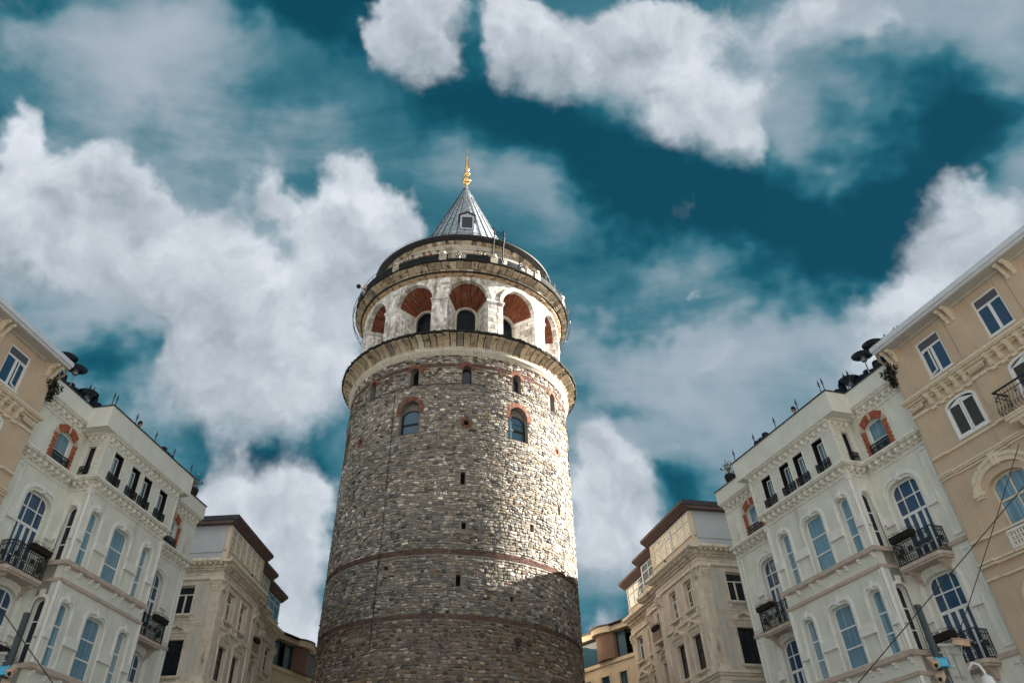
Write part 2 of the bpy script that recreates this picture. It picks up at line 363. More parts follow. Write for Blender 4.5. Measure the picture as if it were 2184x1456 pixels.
def window(parent, u0, u1, z0, z1, rx=0., rz=None, x=.14, hb=(), vb=(), fw=.06, pane='pane_blue', M=None, frame='frame_white', name='window', tb=.05, curt=None):
    """a window in the plane x: frame with bars (hb: heights, vb: (u, za, zb[, width])) and its pane"""
    rz = rx if rz is None else rz
    e = .0015
    mb = MB(M)
    o = arch(u0+e, u1-e, z0+e, z1-e, rx, rz) if rx else rect(u0+e, u1-e, z0+e, z1-e)
    i = arch(u0+fw, u1-fw, z0+fw, z1-fw, max(.02, rx-fw), max(.02, rz-fw)) if rx else rect(u0+fw, u1-fw, z0+fw, z1-fw)
    mb.plate(o, [i], x, x+.07)
    for h in hb:
        w = tb
        if isinstance(h, tuple): h, w = h
        mb.box(x+.004, x+.062, u0+fw-.002, u1-fw+.002, h-w/2, h+w/2)
    for v in vb:
        uu, za, zb = v[:3]; w = v[3] if len(v) > 3 else tb
        zb = min(zb, (topz(uu, u0, u1, z1, rx, rz) if rx else z1)-fw*.5)
        mb.box(x+.008, x+.058, uu-w/2, uu+w/2, max(za, z0+fw*.9), zb)
    f = mb.build(name, frame, parent)
    pb = MB(M); pb.plate(i, [], x+.034, x+.040)
    pb.build('pane', pane, f)
    return f

# ------------------------------------------------------------------ street frames
class Frame:
    def __init__(s, side, x, y, yaw, k=1.0): s.side, s.x, s.y, s.yaw, s.k = side, x, y, R(yaw), k
    def root(s, name): return empty(name, (s.x, s.y, 0), -s.yaw, (s.side, s.k, 1))
    def put(s, root): root.location = (s.x, s.y, 0); root.rotation_euler = (0,0,-s.yaw); root.scale = (s.side, s.k, 1); return root
    def w(s, d, u, z=0.):
        d *= s.side; u *= s.k
        return Vector((s.x + d*math.cos(s.yaw) + u*math.sin(s.yaw), s.y - d*math.sin(s.yaw) + u*math.cos(s.yaw), z))
    def place(s, o, d, u, z):  # small things keep their size
        o.location = s.w(d, u, z); o.rotation_euler = (0,0,-s.yaw); o.scale = (s.side, 1, 1); return o
FB = {1: Frame(1, 15.391, 29.817, -17.201), -1: Frame(-1, -15.75, 30.565, 11.087, 1.028)}
FC = {1: Frame(1, 12.478, 43.481, -11.514), -1: Frame(-1, -14.073, 45.116, 5.705, 1.036)}
FD = {1: Frame(1, 11.14, 59.45, -32.0), -1: Frame(-1, -14.03, 62.42, 23.4)}

# ------------------------------------------------------------------ the ground
g = MB(); g.add([(-900,-900,0),(900,-900,0),(900,900,0),(-900,900,0)], [(0,1,2,3)])
tag(g.build('ground', 'concrete'), kind='structure')
g = MB(); g.box(-13, 12, -30, 120, .004, .012)
tag(g.build('paved_square', 'ground_stone'), kind='structure')

# ------------------------------------------------------------------ shared facade pieces
def cornice(mb, M, L, z, proj=.30, step=.40, drop=True, start=.2, dark=None):
    """a cornice along +y of M (outward is -x): ledge, bed mould, scrolled modillions with ball ends, toothed drops"""
    b = MB(M)
    b.box(-proj, .02, 0, L, z-.10, z)
    b.box(-proj-.05, -proj+.03, -.0, L, z-.045, z+.035)
    b.box(-.10, .02, 0, L, z-.17, z-.102)
    b.box(-.045, .02, 0, L, z-.47, z-.43)
    b.box(-.03, .02, 0, L, z-.43, z-.41)
    n = max(1, int(round((L-2*start)/step))); st = (L-2*start)/n
    for i in range(n+1):
        y = start + st*i
        b.box(-proj+.07, 0, y-.055, y+.055, z-.20, z-.102)
        b.box(-.13, 0, y-.055, y+.055, z-.31, z-.20)
        b.ball((-proj+.11, y, z-.22), .075, 1., 8, 5)
        if drop and i < n:
            q = y + st/2
            b.box(-.05, 0, q-.09, q+.09, z-.33, z-.26)
            b.box(-.035, 0, q-.045, q+.045, z-.40, z-.33)
    mb.add(b.v, b.f)
def hood(mb, u0, u1, z0, z1, rx, rz, zi, M=None, key=True, o1=.10, o2=.19):
    """raised moulding round a window: arch above the impost height zi, straight strips below, keystone"""
    b = MB(M)
    zc = z1 - rz
    def off(o): return arch(u0-o, u1+o, zi, z1+o, rx+o, rz+o, 8)
    A = off(o2); B = off(o1)
    # open-bottom band: outer path then inner path back
    out = A[1:] + [A[0]]; inn = B[1:] + [B[0]]
    poly = out + inn[::-1]
    b.plate(poly, [], -.055, .01)
    A2 = off(o2+.035); out = A2[1:] + [A2[0]]; inn = A[1:] + [A[0]]
    b.plate(out + inn[::-1], [], -.03, .012)
    for s_, e_ in ((u0-o2+.03, u0-o1+.01), (u1+o1-.01, u1+o2-.03)):
        b.box(-.035, .01, s_, e_, z0, zi)
    if key:
        m = (u0+u1)/2
        b.plate([(m-.06, z1+.02), (m+.06, z1+.02), (m+.10, z1+.27), (m-.10, z1+.27)], [], -.10, .01)
        b.box(-.12, .01, m-.115, m+.115, z1+.27, z1+.30)
    mb.add(b.v, b.f)
def impost(mb, u0, u1, zi, M=None):
    b = MB(M); b.box(-.085, .01, u0, u1, zi-.26, zi+.0); b.box(-.10, .01, u0-.02, u1+.02, zi-.31, zi-.26); b.box(-.05, .01, u0+.02, u1-.02, zi, zi+.05); mb.add(b.v, b.f)
def iron_panel(mb, M, L, h, curls=True, gap=.11):
    """wrought-iron panel along +y, height h"""
    b = MB(M)
    b.box(-.02, .02, 0, L, h-.03, h); b.box(-.012, .012, 0, L, h-.17, h-.15); b.box(-.012, .012, 0, L, .05, .07); b.box(-.012, .012, 0, L, h*.36, h*.36+.018)
    n = max(2, int(L/gap)); st = L/n
    for i in range(n+1):
        y = st*i; w = .02 if i % 4 == 0 else .011
        b.box(-w*.6, w*.6, y-w*.6, y+w*.6, 0, h)
        if curls and i < n:
            c = y+st/2; r = st*.42
            for zz, rr in ((h-.095, r*.9), (h*.36+.1, r), (h*.18+.03, r)):
                b.tube([(0, c+rr*math.cos(t*math.pi/4), zz+rr*math.sin(t*math.pi/4)) for t in range(8)], .008, 3, closed=True)
            if i % 4 in (1, 2):
                b.box(-.006, .006, c-st*.32, c+st*.32, h*.42, h*.62)
            b.tube([(0, c-r, h*.36+.02), (0, c+r*.6, h*.5), (0, c-r*.6, h*.62), (0, c+r, h-.18)], .008, 3)
    mb.add(b.v, b.f)

# ------------------------------------------------------------------ white townhouse
DW = 1.014
def white_house():
    rt = empty('white_townhouse')
    E5 = 5.87
    floors = [(11.88, 13.97), (8.40, 10.50), (4.92, 7.02)]
    cols = [(.50, 1.14), (2.24, 3.43), (4.58, 5.22)]
    rad = {0: .19, 1: .24, 2: .19}
    # --- walls
    w = MB()
    holes = []
    for z0, z1 in floors:
        for ci, (a, b) in enumerate(cols): holes.append(arch(a, b, z0, z1, rad[ci], rad[ci]*.85))
    holes += [rect(.4, 2.4, .3, 3.4), rect(3.2, 5.4, .3, 3.4)]
    w.plate(rect(0, E5, 0, 15.0), holes, 0, .34)
    rh = [arch(.34, .74, z0, z1, .2, .2) for z0, z1 in floors]
    for u in (0, E5-.30):
        w.plate(rect(.34, DW+.2, 0, 15.0), rh if u == 0 else [], u, u+.30, 'y')
    w.box(.55, DW+.36, .31, E5-.31, 0, 14.9)
    RW = (-3.5, 0.0); LW = (E5, 10.07)
    brickR, brickL = (-1.80, -.78), (7.35, 8.37)
    frR, frL = (-2.15, -.65), (6.88, 8.38)
    fz = [(10.97, 13.93), (7.63, 10.52), (4.15, 7.04)]
    for (a, b), bw, fr in ((RW, brickR, frR), (LW, brickL, frL)):
        hs = [arch(bw[0], bw[1], 15.3, 16.56, .45, .16)] + [arch(fr[0], fr[1], z0, z1, .46, .36) for z0, z1 in fz] + [rect(a+.7, b-.9, .3, 3.3)]
        w.plate(rect(a, b, 0, 17.35), hs, DW, DW+.34)
    w.box(DW+.6, 12, -3.5, 10.07, 0, 17.4)
    w.box(DW+.341, DW+.6, -3.5, -3.3, 0, 17.4); w.box(DW+.341, DW+.6, 9.87, 10.07, 0, 17.4); w.box(DW+.341, DW+.6, -3.3, 9.87, 16.9, 17.4)
    w.build('wall', 'plaster_white', rt)
    # dark rooms behind the panes
    v = MB(); v.box(DW+.36, DW+.59, -3.3, 9.87, .2, 16.85); v.box(.37, .54, .31, E5-.31, .2, 16.8); v.build('room_interior', 'void', rt)
    # --- clapboard storey of the bay
    A, B = -.06, 6.15
    tw = [(.66, 1.40), (2.08, 2.81), (3.12, 3.87), (4.55, 5.30)]
    wz = (15.28, 16.62)
    cb = MB()
    cb.plate(rect(A, B, 15.0, 17.05), [rect(a, b, *wz) for a, b in tw], -.01, .30)
    for u in (A, B-.25): cb.plate(rect(.30, DW+.1, 15.0, 17.05), [rect(.42, .80, 15.3, 16.55)] if u == A else [], u, u+.25, 'y')
    cb.box(.62, DW+.3, A+.26, B-.26, 15.0, 17.0)
    n = 18; h = (17.0-15.05)/n
    for i in range(n):
        z = 15.05 + h*i
        segs = [(A+.05, B-.05)]
        if z+h > wz[0]-.04 and z < wz[1]+.04:
            segs = []; c = A+.05
            for a, b in tw: segs.append((c, a-.045)); c = b+.045
            segs.append((c, B-.05))
        for a, b in segs:
            cb.add([(-.01,a,z),(-.01,b,z),(-.042,b,z),(-.042,a,z),(-.012,a,z+h),(-.012,b,z+h)], [(0,1,2,3),(3,2,5,4),(0,3,4),(1,5,2)])
        ys = [(.0, DW)] if not (z+h > 15.26 and z < 16.6) else [(.0, .38), (.84, DW)]
        for a, b in ys:
            cb.add([(a,A,z),(b,A,z),(b,A-.032,z),(a,A-.032,z),(a,A-.002,z+h),(b,A-.002,z+h)], [(0,1,2,3),(3,2,5,4),(0,3,4),(1,5,2)])
    cb.box(-.055, .02, A-.05, A+.05, 15.0, 17.04); cb.box(-.055, .02, B-.05, B+.05, 15.0, 17.04)
    cb.build('clapboard_storey', 'siding_white', rt)
    for a, b in tw:
        f = window(rt, a, b, wz[0], wz[1], x=.20, hb=(), fw=.045, frame='black_paint')
        m2 = MB(); m2.plate(rect(a-.03, b+.03, wz[0]-.02, wz[1]+.04), [rect(a+.004, b-.004, wz[0], wz[1]-.006)], -.052, .02)
        m2.build('frame_edge', 'siding_white', f)
        m3 = MB(); m3.box(.0, .19, a+.003, a+.012, wz[0]+.01, wz[1]-.01); m3.box(.0, .19, b-.012, b-.003, wz[0]+.01, wz[1]-.01); m3.box(.0, .19, a+.013, b-.013, wz[1]-.012, wz[1]-.002)
        m3.plate(rect(a+.02, b-.05, wz[0]+.01, wz[1]-.05), [rect(a+.10, b-.16, wz[0]+.05, wz[1]-.15)], .185, .198)
        m3.build('dark_reveal', 'black_paint', f)
        m4 = MB(); m4.plate(rect(a+.08, b-.13, wz[0]+.05, wz[1]-.12), [rect(a+.12, b-.17, wz[0]+.08, wz[1]-.17)], .165, .184); m4.box(.17, .19, (a+b)/2-.01, (a+b)/2+.01, wz[0]+.08, wz[1]-.15)
        m4.build('casement', 'trim_white', f)
        ir = MB(Matrix.Translation((-.075, a-.04, wz[0]+.0))); iron_panel(ir, None, b-a+.08, .36, gap=.10)
        for yy in (-.02, b-a+.10): ir.box(-.03, .08, yy-.012, yy+.012, .05, .34); ir.ball((0, yy, .36), .035)
        ir.build('iron_guard', 'iron', f)
    Mr = Matrix.Rotation(R(90), 4, 'Z')   # x->y : plane faces -y
    f = window(rt, -.80, -.42, 15.3, 16.55, x=A+.16, M=Matrix(((0,-1,0,0),(1,0,0,0),(0,0,1,0),(0,0,0,1))), pane='pane_dark', frame='black_paint')
    ir = MB(Matrix(((0,-1,0,0),(1,0,0,0),(0,0,1,0),(0,0,0,1))) @ Matrix.Translation((A-.06, -.84, 15.3))); iron_panel(ir, None, .46, .34, gap=.1); ir.build('iron_guard', 'iron', f)
    # --- parapets
    pp = MB()
    P0, P1 = -.76, 6.70
    pp.box(-.30, -.12, P0, P1, 17.07, 18.0)
    pp.box(-.119, DW-.301, P0, P0+.18, 17.07, 18.0); pp.box(-.119, DW-.301, P1-.18, P1, 17.07, 18.0)
    pp.box(-.119, DW+.3, P0+.181, P1-.181, 17.05, 17.2)
    pp.box(DW-.30, DW-.12, -3.5, P0+.18, 17.33, 18.0); pp.box(DW-.30, DW-.12, P1-.18, 10.12, 17.33, 18.0)
    pp.box(DW-.119, DW+.4, -3.5, P0+.18, 17.30, 17.42); pp.box(DW-.119, DW+.4, P1-.18, 10.1, 17.30, 17.42)
    pp.box(DW-.119, 9, 9.94, 10.12, 17.33, 18.0)
    pp.build('parapet', 'parapet_white', rt)
    cp = MB(); t = .045
    cp.box(-.34, -.08, P0-.04, P1+.04, 18.0, 18.0+t); cp.box(-.079, DW-.341, P0-.04, P0+.22, 18.0, 18+t); cp.box(-.079, DW-.341, P1-.22, P1+.04, 18.0, 18+t)
    cp.box(DW-.34, DW-.08, -3.52, P0+.22, 18.0, 18+t); cp.box(DW-.34, DW-.08, P1-.22, 10.16, 18.0, 18+t); cp.box(DW-.079, 9, 9.9, 10.16, 18, 18+t)
    cp.build('coping', 'roof_dark', rt)
    # --- cornices
    c1 = MB()
    T = Matrix.Translation
    # outward -x for fronts; for the return facing -y: local -x -> world -y, local y -> world -x.. built toward +x
    MR = Matrix(((0,1,0,0),(1,0,0,0),(0,0,1,0),(0,0,0,1)))   # local (x,y)->(y,x): outward -y, runs +x
    cornice(c1, T((0, A, 0)), B-A, 17.07, .22, .405)
    cornice(c1, T((0, A, 0)) @ MR, DW-.05, 17.07, .22, .36)
    cornice(c1, T((DW, -3.45, 0)), 3.45+A-.24, 17.33, .22, .405)
    cornice(c1, T((DW, B+.24, 0)), 10.05-B-.24, 17.33, .22, .405)
    c1.build('upper_cornice', 'cornice_white', rt)
    c2 = MB()
    cornice(c2, T((0, -.02, 0)), 5.91, 15.08, .27, .40)
    cornice(c2, T((0, -.02, 0)) @ MR, DW-.05, 15.08, .27, .36)
    for cc, z_, pr, ya, yb in ((c2, 15.08, .27, -.34, -.021), (c1, 17.07, .22, A-.27, A-.001)):
        cc.box(-pr-.048, -.002, ya, yb, z_-.043, z_+.033); cc.box(-pr+.002, -.002, ya+.05, yb, z_-.098, z_-.045)
    cornice(c2, T((DW, -3.35, 0)), 3.04, 15.08, .30, .405)
    cornice(c2, T((DW, E5+.02, 0)), 10.0-E5, 15.08, .30, .405)
    c2.build('lower_cornice', 'cornice_white', rt)
    # --- ledges, strings, corner strips
    cs = MB()
    for zf in (11.84, 8.34, 4.86):
        lg = MB(); st = MB()
        lg.box(-.13, .02, -.12, E5+.12, zf-.16, zf); lg.box(.02, DW-.01, -.12, .02, zf-.16, zf); lg.box(-.09, .01, -.08, E5+.08, zf-.20, zf-.161)
        st.box(-.07, .01, -.06, E5+.06, zf-.76, zf-.64); st.box(.01, DW-.01, -.06, .01, zf-.76, zf-.64)
        st.box(DW-.06, DW+.01, -3.42, -.061, zf-.76, zf-.62); st.box(DW-.06, DW+.01, E5+.062, 10.09, zf-.76, zf-.62)
        for y in (.14, .95, 1.75, 2.2, 3.5, 4.0, 4.9, 5.7): cs.box(-.11, .005, y-.06, y+.06, zf-.27, zf-.201); cs.box(-.07, .005, y-.045, y+.045, zf-.36, zf-.27); cs.box(-.04, .005, y-.06, y+.06, zf-.38, zf-.36)
        lg.build('sill_ledge', 'ledge_stone', rt); st.build('string_course', 'ledge_stone', rt)
    for za, zb in ((11.86, 14.6), (8.36, 11.06), (4.9, 7.56), (0, 4.0)):
        for y in (0, E5):
            cs.tube([(.02, y, za), (.02, y, zb)], .085, 10)
            cs.tube([(-.03, y + (.13 if y == 0 else -.13), za), (-.03, y + (.13 if y == 0 else -.13), zb)], .03, 6)
    for y in (0, E5):
        cs.box(-.09, .12, y-.09, y+.09, 14.44, 14.6)
    for a, b in ((-3.22, -2.80), (9.62, 10.0)):
        for za, zb in ((11.35, 14.55), (7.85, 10.95), (4.2, 7.45)):
            cs.plate(rect(a, b, za, zb), [rect(a+.07, b-.07, za+.1, zb-.1)], DW-.045, DW+.01)
    # --- hoods + imposts
    for fi, (z0, z1) in enumerate(floors):
        zi = z1 - 1.0
        for ci, (a, b) in enumerate(cols): hood(cs, a, b, z0, z1, rad[ci], rad[ci]*.85, zi)
        for a, b in ((.05, .38), (1.26, 2.12), (3.55, 4.46), (5.34, 5.82)): impost(cs, a, b, zi-.0)
        Mx = MR
        hood(cs, .34, .74, z0, z1, .2, .2, zi, M=MR, key=True, o1=.06, o2=.13)
        impost(cs, .12, .24, zi, M=MR); impost(cs, .84, DW-.03, zi, M=MR)
    for (fr, lo, hi) in ((frR, -2.8, -.03), (frL, E5+.1, 9.6)):
        for z0, z1 in fz:
            hood(cs, fr[0], fr[1], z0, z1, .46, .36, z1-1.05, M=T((DW, 0, 0)), o1=.13, o2=.24)
            impost(cs, max(lo, fr[0]-.62), fr[0]-.15, z1-1.05, M=T((DW,0,0))); impost(cs, fr[1]+.15, min(hi, fr[1]+.6), z1-1.05, M=T((DW,0,0)))
    cs.build('moulded_trim', 'trim_white', rt)
    # --- windows
    for z0, z1 in floors:
        for ci, (a, b) in enumerate(cols):
            window(rt, a, b, z0, z1, rad[ci], rad[ci]*.85, x=.17, hb=(z0+(z1-z0)*.64, z0+(z1-z0)*.32), fw=.045, tb=.055, pane='pane_pale' if (ci, z0 > 8) in ((0, False), (2, True)) else 'pane_blue')
        window(rt, .34, .74, z0, z1, .2, .2, x=.15, hb=(z0+(z1-z0)*.64, z0+(z1-z0)*.3), fw=.035, M=MR, pane='pane_dark', tb=.04)
    for bi, ((a, b), gx) in enumerate(((brickR, 0), (brickL, 0))):
        f = window(rt, a, b, 15.3, 16.56, .45, .16, x=DW+.16, hb=((15.78, .07),), fw=.055)
        bs = MB()   # brick surround, brick by brick
        for s_ in (-1, 1):
            e0 = a-.26 if s_ < 0 else b; n = 13
            for k in range(n):
                z = 15.12 + k*.088; wv = .0 if k % 2 else .03
                if s_ < 0: bs.box(DW-.055-random.random()*.02, DW+.005, a-.26-wv+.03, a-.004, z, z+.066)
                else: bs.box(DW-.055-random.random()*.02, DW+.005, b+.004, b+.26+wv-.03, z, z+.066)
        m_ = (a+b)/2; zc = 16.56-.16; hw = (b-a)/2
        nb = 17
        for k in range(nb):
            q0 = (k+.1)/nb; q1 = (k+.9)/nb
            def pt(q, o):
                uu = a + (b-a)*q; zz = 16.56 - .22*(2*q-1)**2
                nx, nz = (2*q-1)*.55, 1.0
                return (uu + nx*o, zz + nz*o)
            p = [pt(q0, .012), pt(q1, .012), pt(q1, .30), pt(q0, .30)]
            bs.plate(p, [], DW-.06-random.random()*.015, DW+.005)
        bs.build('brick_surround', 'brick_red', rt)
        mt = MB(); mt.box(DW-.04, DW+.003, a-.24, a-.005, 15.1, 16.5); mt.box(DW-.04, DW+.003, b+.005, b+.24, 15.1, 16.5)
        for y in (a-.29, b-.0): mt.box(DW-.085, DW+.003, y, y+.28, 16.27, 16.35)
        mt.box(DW-.09, DW+.003, m_-.05, m_+.05, 16.56, 16.9)
        mt.build('surround_blocks', 'ledge_stone', rt)
        ir = MB(T((DW-.1, a-.02, 15.12))); iron_panel(ir, None, b-a+.04, .5, gap=.1); ir.build('iron_guard', 'iron', f)
    for fr in (frR, frL):
        for z0, z1 in fz:
            a, b = fr; wd = b-a
            t1 = z0+(z1-z0)*.60; t2 = z0+(z1-z0)*.80
            vb = [(a+wd*.30, t1, 99), (a+wd*.70, t1, 99), (a+wd*.24, 0, t1, .06), (a+wd*.76, 0, t1, .06), (a+wd*.5, 0, t1, .13), (a+wd*.5-.0, z0, z0+.01), (a+wd*.28, 0, t1, .045), (a+wd*.72, 0, t1, .045)]
            window(rt, a, b, z0, z1, .46, .36, x=DW+.18, hb=((t1, .10), t2, z0+(z1-z0)*.22, (z0+.05, .1)), vb=vb, fw=.06, pane='pane_navy', tb=.045)
    # --- balconies with iron railings
    for fi, z in enumerate((10.82, 7.48, 4.0)):
        for fr in (frR, frL):
            m_ = (fr[0]+fr[1])/2; a, b = m_-1.08, m_+1.08; x0 = DW-.62
            sl = MB(); sl.plate([(DW, a), (x0+.1, a), (x0, a+.12), (x0, b-.12), (x0+.1, b), (DW, b)], [], z, z+.12, 'z')
            sl.plate([(DW, a+.05), (x0+.14, a+.05), (x0+.05, a+.15), (x0+.05, b-.15), (x0+.14, b-.05), (DW, b-.05)], [], z-.07, z-.001, 'z')
            for y in (a+.33, b-.33):
                sl.plate([(DW, z-.07), (x0+.14, z-.07), (x0+.2, z-.17), (DW-.28, z-.2), (DW-.16, z-.38), (DW-.06, z-.42), (DW, z-.55)], [], y-.06, y+.06, 'y')
            so_ = sl.build('balcony', 'ledge_stone', rt)
            ir = MB(); L = b-a-.24
            iron_panel(ir, T((x0+.06, a+.12, z+.12)), L, .88)
            for y, s_ in ((a+.05, 1), (b-.05, -1)):
                iron_panel(ir, T((x0+.14, y, z+.12)) @ MR, .47, .88)
                ir.tube([(x0+.06, y+s_*.07, z+1.0), (x0+.14, y, z+1.0)], .02, 4)
            ir.build('railing', 'iron', so_)
    return rt
rootB = white_house()
T = Matrix.Translation
MR = Matrix(((0,1,0,0),(1,0,0,0),(0,0,1,0),(0,0,0,1)))
# ------------------------------------------------------------------ beige house
DA = .66
def beige_house():
    rt = empty('beige_townhouse')
    N0, N1 = -16.0, -3.55
    wins = [(-6.16, -5.02), (-9.05, -7.92), (-11.9, -10.78), (-14.7, -13.6)]
    w = MB(); holes = [rect(a, b, 16.32, 17.82) for a, b in wins]
    sh = [(-6.36, -5.06), (-9.28, -7.98), (-12.2, -10.9), (-15.1, -13.8)]
    holes += [arch(a, b, 13.88, 15.2, .65, .22) for a, b in sh]
    ar = [(-6.66, -5.16), (-9.6, -8.1), (-12.5, -11.), (-15.3, -13.8)]
    for z1 in (12.33, 8.95, 5.5): holes += [arch(a, b, z1-1.75 if z1 > 12 else z1-2.2, z1, .75, .32) for a, b in ar]
    w.plate(rect(N0, N1, 0, 18.16), holes, DA, DA+.34)
    w.box(DA+.6, 12, N0, N1, 0, 18.1)
    w.box(DA+.341, DA+.6, N0, N0+.2, 0, 18.1); w.box(DA+.341, DA+.6, N1-.2, N1, 0, 18.1)
    w.build('wall', 'plaster_beige', rt)
    v = MB(); v.box(DA+.4, DA+.59, N0+.2, N1-.2, .1, 18.); v.build('room_interior', 'void', rt)
    for c, h in ((-3.97, .42), (-6.98, .42), (-9.83, .42), (-12.7, .42)):
        h2 = h*.75; pl = MB()
        for za, zb in ((16.02, 18.15), (13.75, 15.36), (10.80, 13.06), (6.9, 9.9), (0, 6.2)):
            pl.box(DA-.06, DA+.01, c-h2, c+h2, za, zb)
        pl.build('pilaster', 'plaster_beige', rt)
    for a, b in wins:
        pl = MB()
        pl.box(DA-.022, DA+.01, a-.42, a-.03, 16.02, 18.15); pl.build('wall_strip', 'plaster_beige', rt); pl = MB(); pl.box(DA-.022, DA+.01, b+.03, b+.13, 16.02, 18.15)
        pl.build('wall_strip', 'plaster_beige', rt)
    ev = MB(); ev.box(DA-.58, DA-.50, N0, N1+.02, 18.17, 18.40); ev.box(DA-.66, DA-.581, N0, N1+.05, 18.26, 18.42); ev.box(DA-.57, DA+.6, N1-.02, N1+.05, 18.2, 18.40)
    ev.tube([(DA-.62, N0, 18.44), (DA-.62, N1+.05, 18.44)], .03, 6)
    ev.build('eave', 'eave_grey', rt)
    rf = MB(); rf.plate([(DA-.5, 18.4), (12.2, 18.4), (6, 19.6)], [], N0, N1+.05, 'y'); rf.build('roof', 'roof_brown', rt)
    sf = MB(); sf.box(DA-.499, DA+.59, N0, N1-.021, 18.17, 18.22); sf.box(DA-.10, DA+.01, N0, N1, 18.08, 18.168); sf.build('soffit', 'soffit_grey', rt)
    for c in (-3.9, -6.96, -9.83, -12.7):
        br = MB()
        for y in (c-.14, c+.14):
            br.plate([(DA-.061, 18.16), (DA-.42, 18.16), (DA-.44, 18.06), (DA-.30, 18.0), (DA-.22, 17.86), (DA-.13, 17.74), (DA-.12, 17.62), (DA-.061, 17.6)], [], y-.05, y+.05, 'y')
            br.box(DA-.46, DA-.36, y-.06, y+.06, 18.05, 18.14)
        br.build('eave_bracket', 'trim_beige', rt)
    for i, (a, b) in enumerate(wins):
        f = window(rt, a, b, 16.32, 17.82, x=DA+.03, hb=((17.42, .07),), vb=[((a+b)/2, 16.32, 17.42, .12)], fw=.07, pane='pane_navy')
        m = MB(); m.box(DA-.03, DA+.028, a-.03, b+.03, 16.26, 16.318); m.build('sill', 'frame_white', f)
        m = MB(); m.box(DA+.05, DA+.062, a+.072, b-.072, 17.458, 17.748); m.build('blind', 'pane_grey', f)
        if i == 0:   # one casement stands ajar
            m = MB(T((DA+.055, b-.075, 0)) @ Matrix.Rotation(R(-14), 4, 'Z')); m.plate(rect(-.47, 0, 16.40, 17.36), [rect(-.41, -.06, 16.46, 17.30)], -.03, .0)
            m.build('open_casement', 'frame_white', f)
    # mid cornice with consoles and dentils
    cn = MB()
    cn.box(DA-.30, DA+.01, N0, N1+.02, 15.88, 15.96); cn.box(DA-.34, DA-.28, N0, N1+.04, 15.93, 16.01); cn.box(DA-.18, DA+.01, N0, N1, 15.80, 15.879)
    cn.box(DA-.10, DA+.01, N0, N1, 15.75, 15.799); cn.box(DA-.07, DA+.01, N0, N1, 15.34, 15.40)
    y = N1-.05
    while y > N0: cn.box(DA-.14, DA-.02, y-.045, y, 15.70, 15.749); y -= .09
    for c in (-4.66, -5.1, -5.53, -5.96, -6.39, -7.56, -8.0, -8.45, -8.92, -9.35, -10.35, -10.8, -11.25, -11.7, -12.15):
        cn.plate([(DA-.001, 15.86), (DA-.27, 15.86), (DA-.27, 15.76), (DA-.18, 15.70), (DA-.12, 15.58), (DA-.15, 15.5), (DA-.08, 15.42), (DA-.001, 15.42)], [], c-.075, c+.075, 'y')
        cn.box(DA-.10, DA+.0, c-.10, c+.10, 15.27, 15.339); cn.ball((DA-.2, c, 15.73), .06, 1, 8, 5)
    for c in (-3.97, -6.98, -9.83):
        y = c-.31
        while y < c+.31: cn.box(DA-.16, DA-.06, y, y+.05, 15.6, 15.74); cn.ball((DA-.12, y+.03, 15.57), .035, 1, 6, 4); y += .085
        cn.box(DA-.11, DA+.0, c-.36, c+.36, 15.32, 15.42)
    # lower strings
    for z, p, h in ((13.74, .07, .07), (13.08, .16, .06), (13.02, .11, .055), (12.95, .06, .065), (10.77, .07, .07), (10.06, .18, .07), (9.98, .12, .075), (9.58, .07, .06), (7.0, .16, .1), (6.3, .07, .06)):
        cn.box(DA-p, DA+.01, N0, N1+.0, z-h, z)
        for c in (-3.97, -6.98, -9.83): cn.box(DA-p-.06, DA-p+.002, c-.34, c+.34, z-h+.001, z+.001)
    for zt in (12.33, 8.95, 5.5):
        for a, b in ar:
            b_ = MB(T((DA, 0, 0)))
            def off(o): return arch(a-o, b+o, zt-.30, zt+o, .75+o, .32+o*.9, 9)
            for o1, o2, p in ((.26, .56, .05), (.44, .56, .09), (.26, .32, .08)):
                A_ = off(o2); B_ = off(o1); out = A_[1:]+[A_[0]]; inn = B_[1:]+[B_[0]]
                b_.plate(out+inn[::-1], [], -p, .008)
            m_ = (a+b)/2
            b_.plate([(m_-.09, zt+.22), (m_+.09, zt+.22), (m_+.15, zt+.66), (m_-.15, zt+.66)], [], -.14, .01)
            for s_, e_ in ((a-.62, a-.20), (b+.20, b+.62)): b_.box(-.10, .01, s_, e_, zt-.42, zt-.301); b_.box(-.06, .01, s_+.04, e_-.04, zt-.50, zt-.421)
            cn.add(b_.v, b_.f)
    cn.build('moulded_cornice', 'trim_beige', rt)
    for a, b in sh:   # shuttered windows
        fr = MB(); o = arch(a-.05, b+.05, 13.84, 15.25, .70, .24); i = arch(a+.03, b-.03, 13.9, 15.17, .6, .2)
        fr.plate(o, [i], DA-.05, DA+.03)
        m_ = (a+b)/2
        for lo, hi in ((a+.031, m_-.012), (m_+.012, b-.031)):
            t2 = min(topz(lo+.07, a+.03, b-.03, 15.17, .6, .2), topz(hi-.07, a+.03, b-.03, 15.17, .6, .2))
            fr.plate([(lo, 13.9), (hi, 13.9), (hi, topz(hi, a+.03, b-.03, 15.17, .6, .2)-.004), (lo, topz(lo, a+.03, b-.03, 15.17, .6, .2)-.004)], [rect(lo+.07, hi-.07, 13.99, t2-.09)], DA-.02, DA+.02)
        f = fr.build('shuttered_window', 'frame_white', rt)
        sl = MB(); z = 14.0
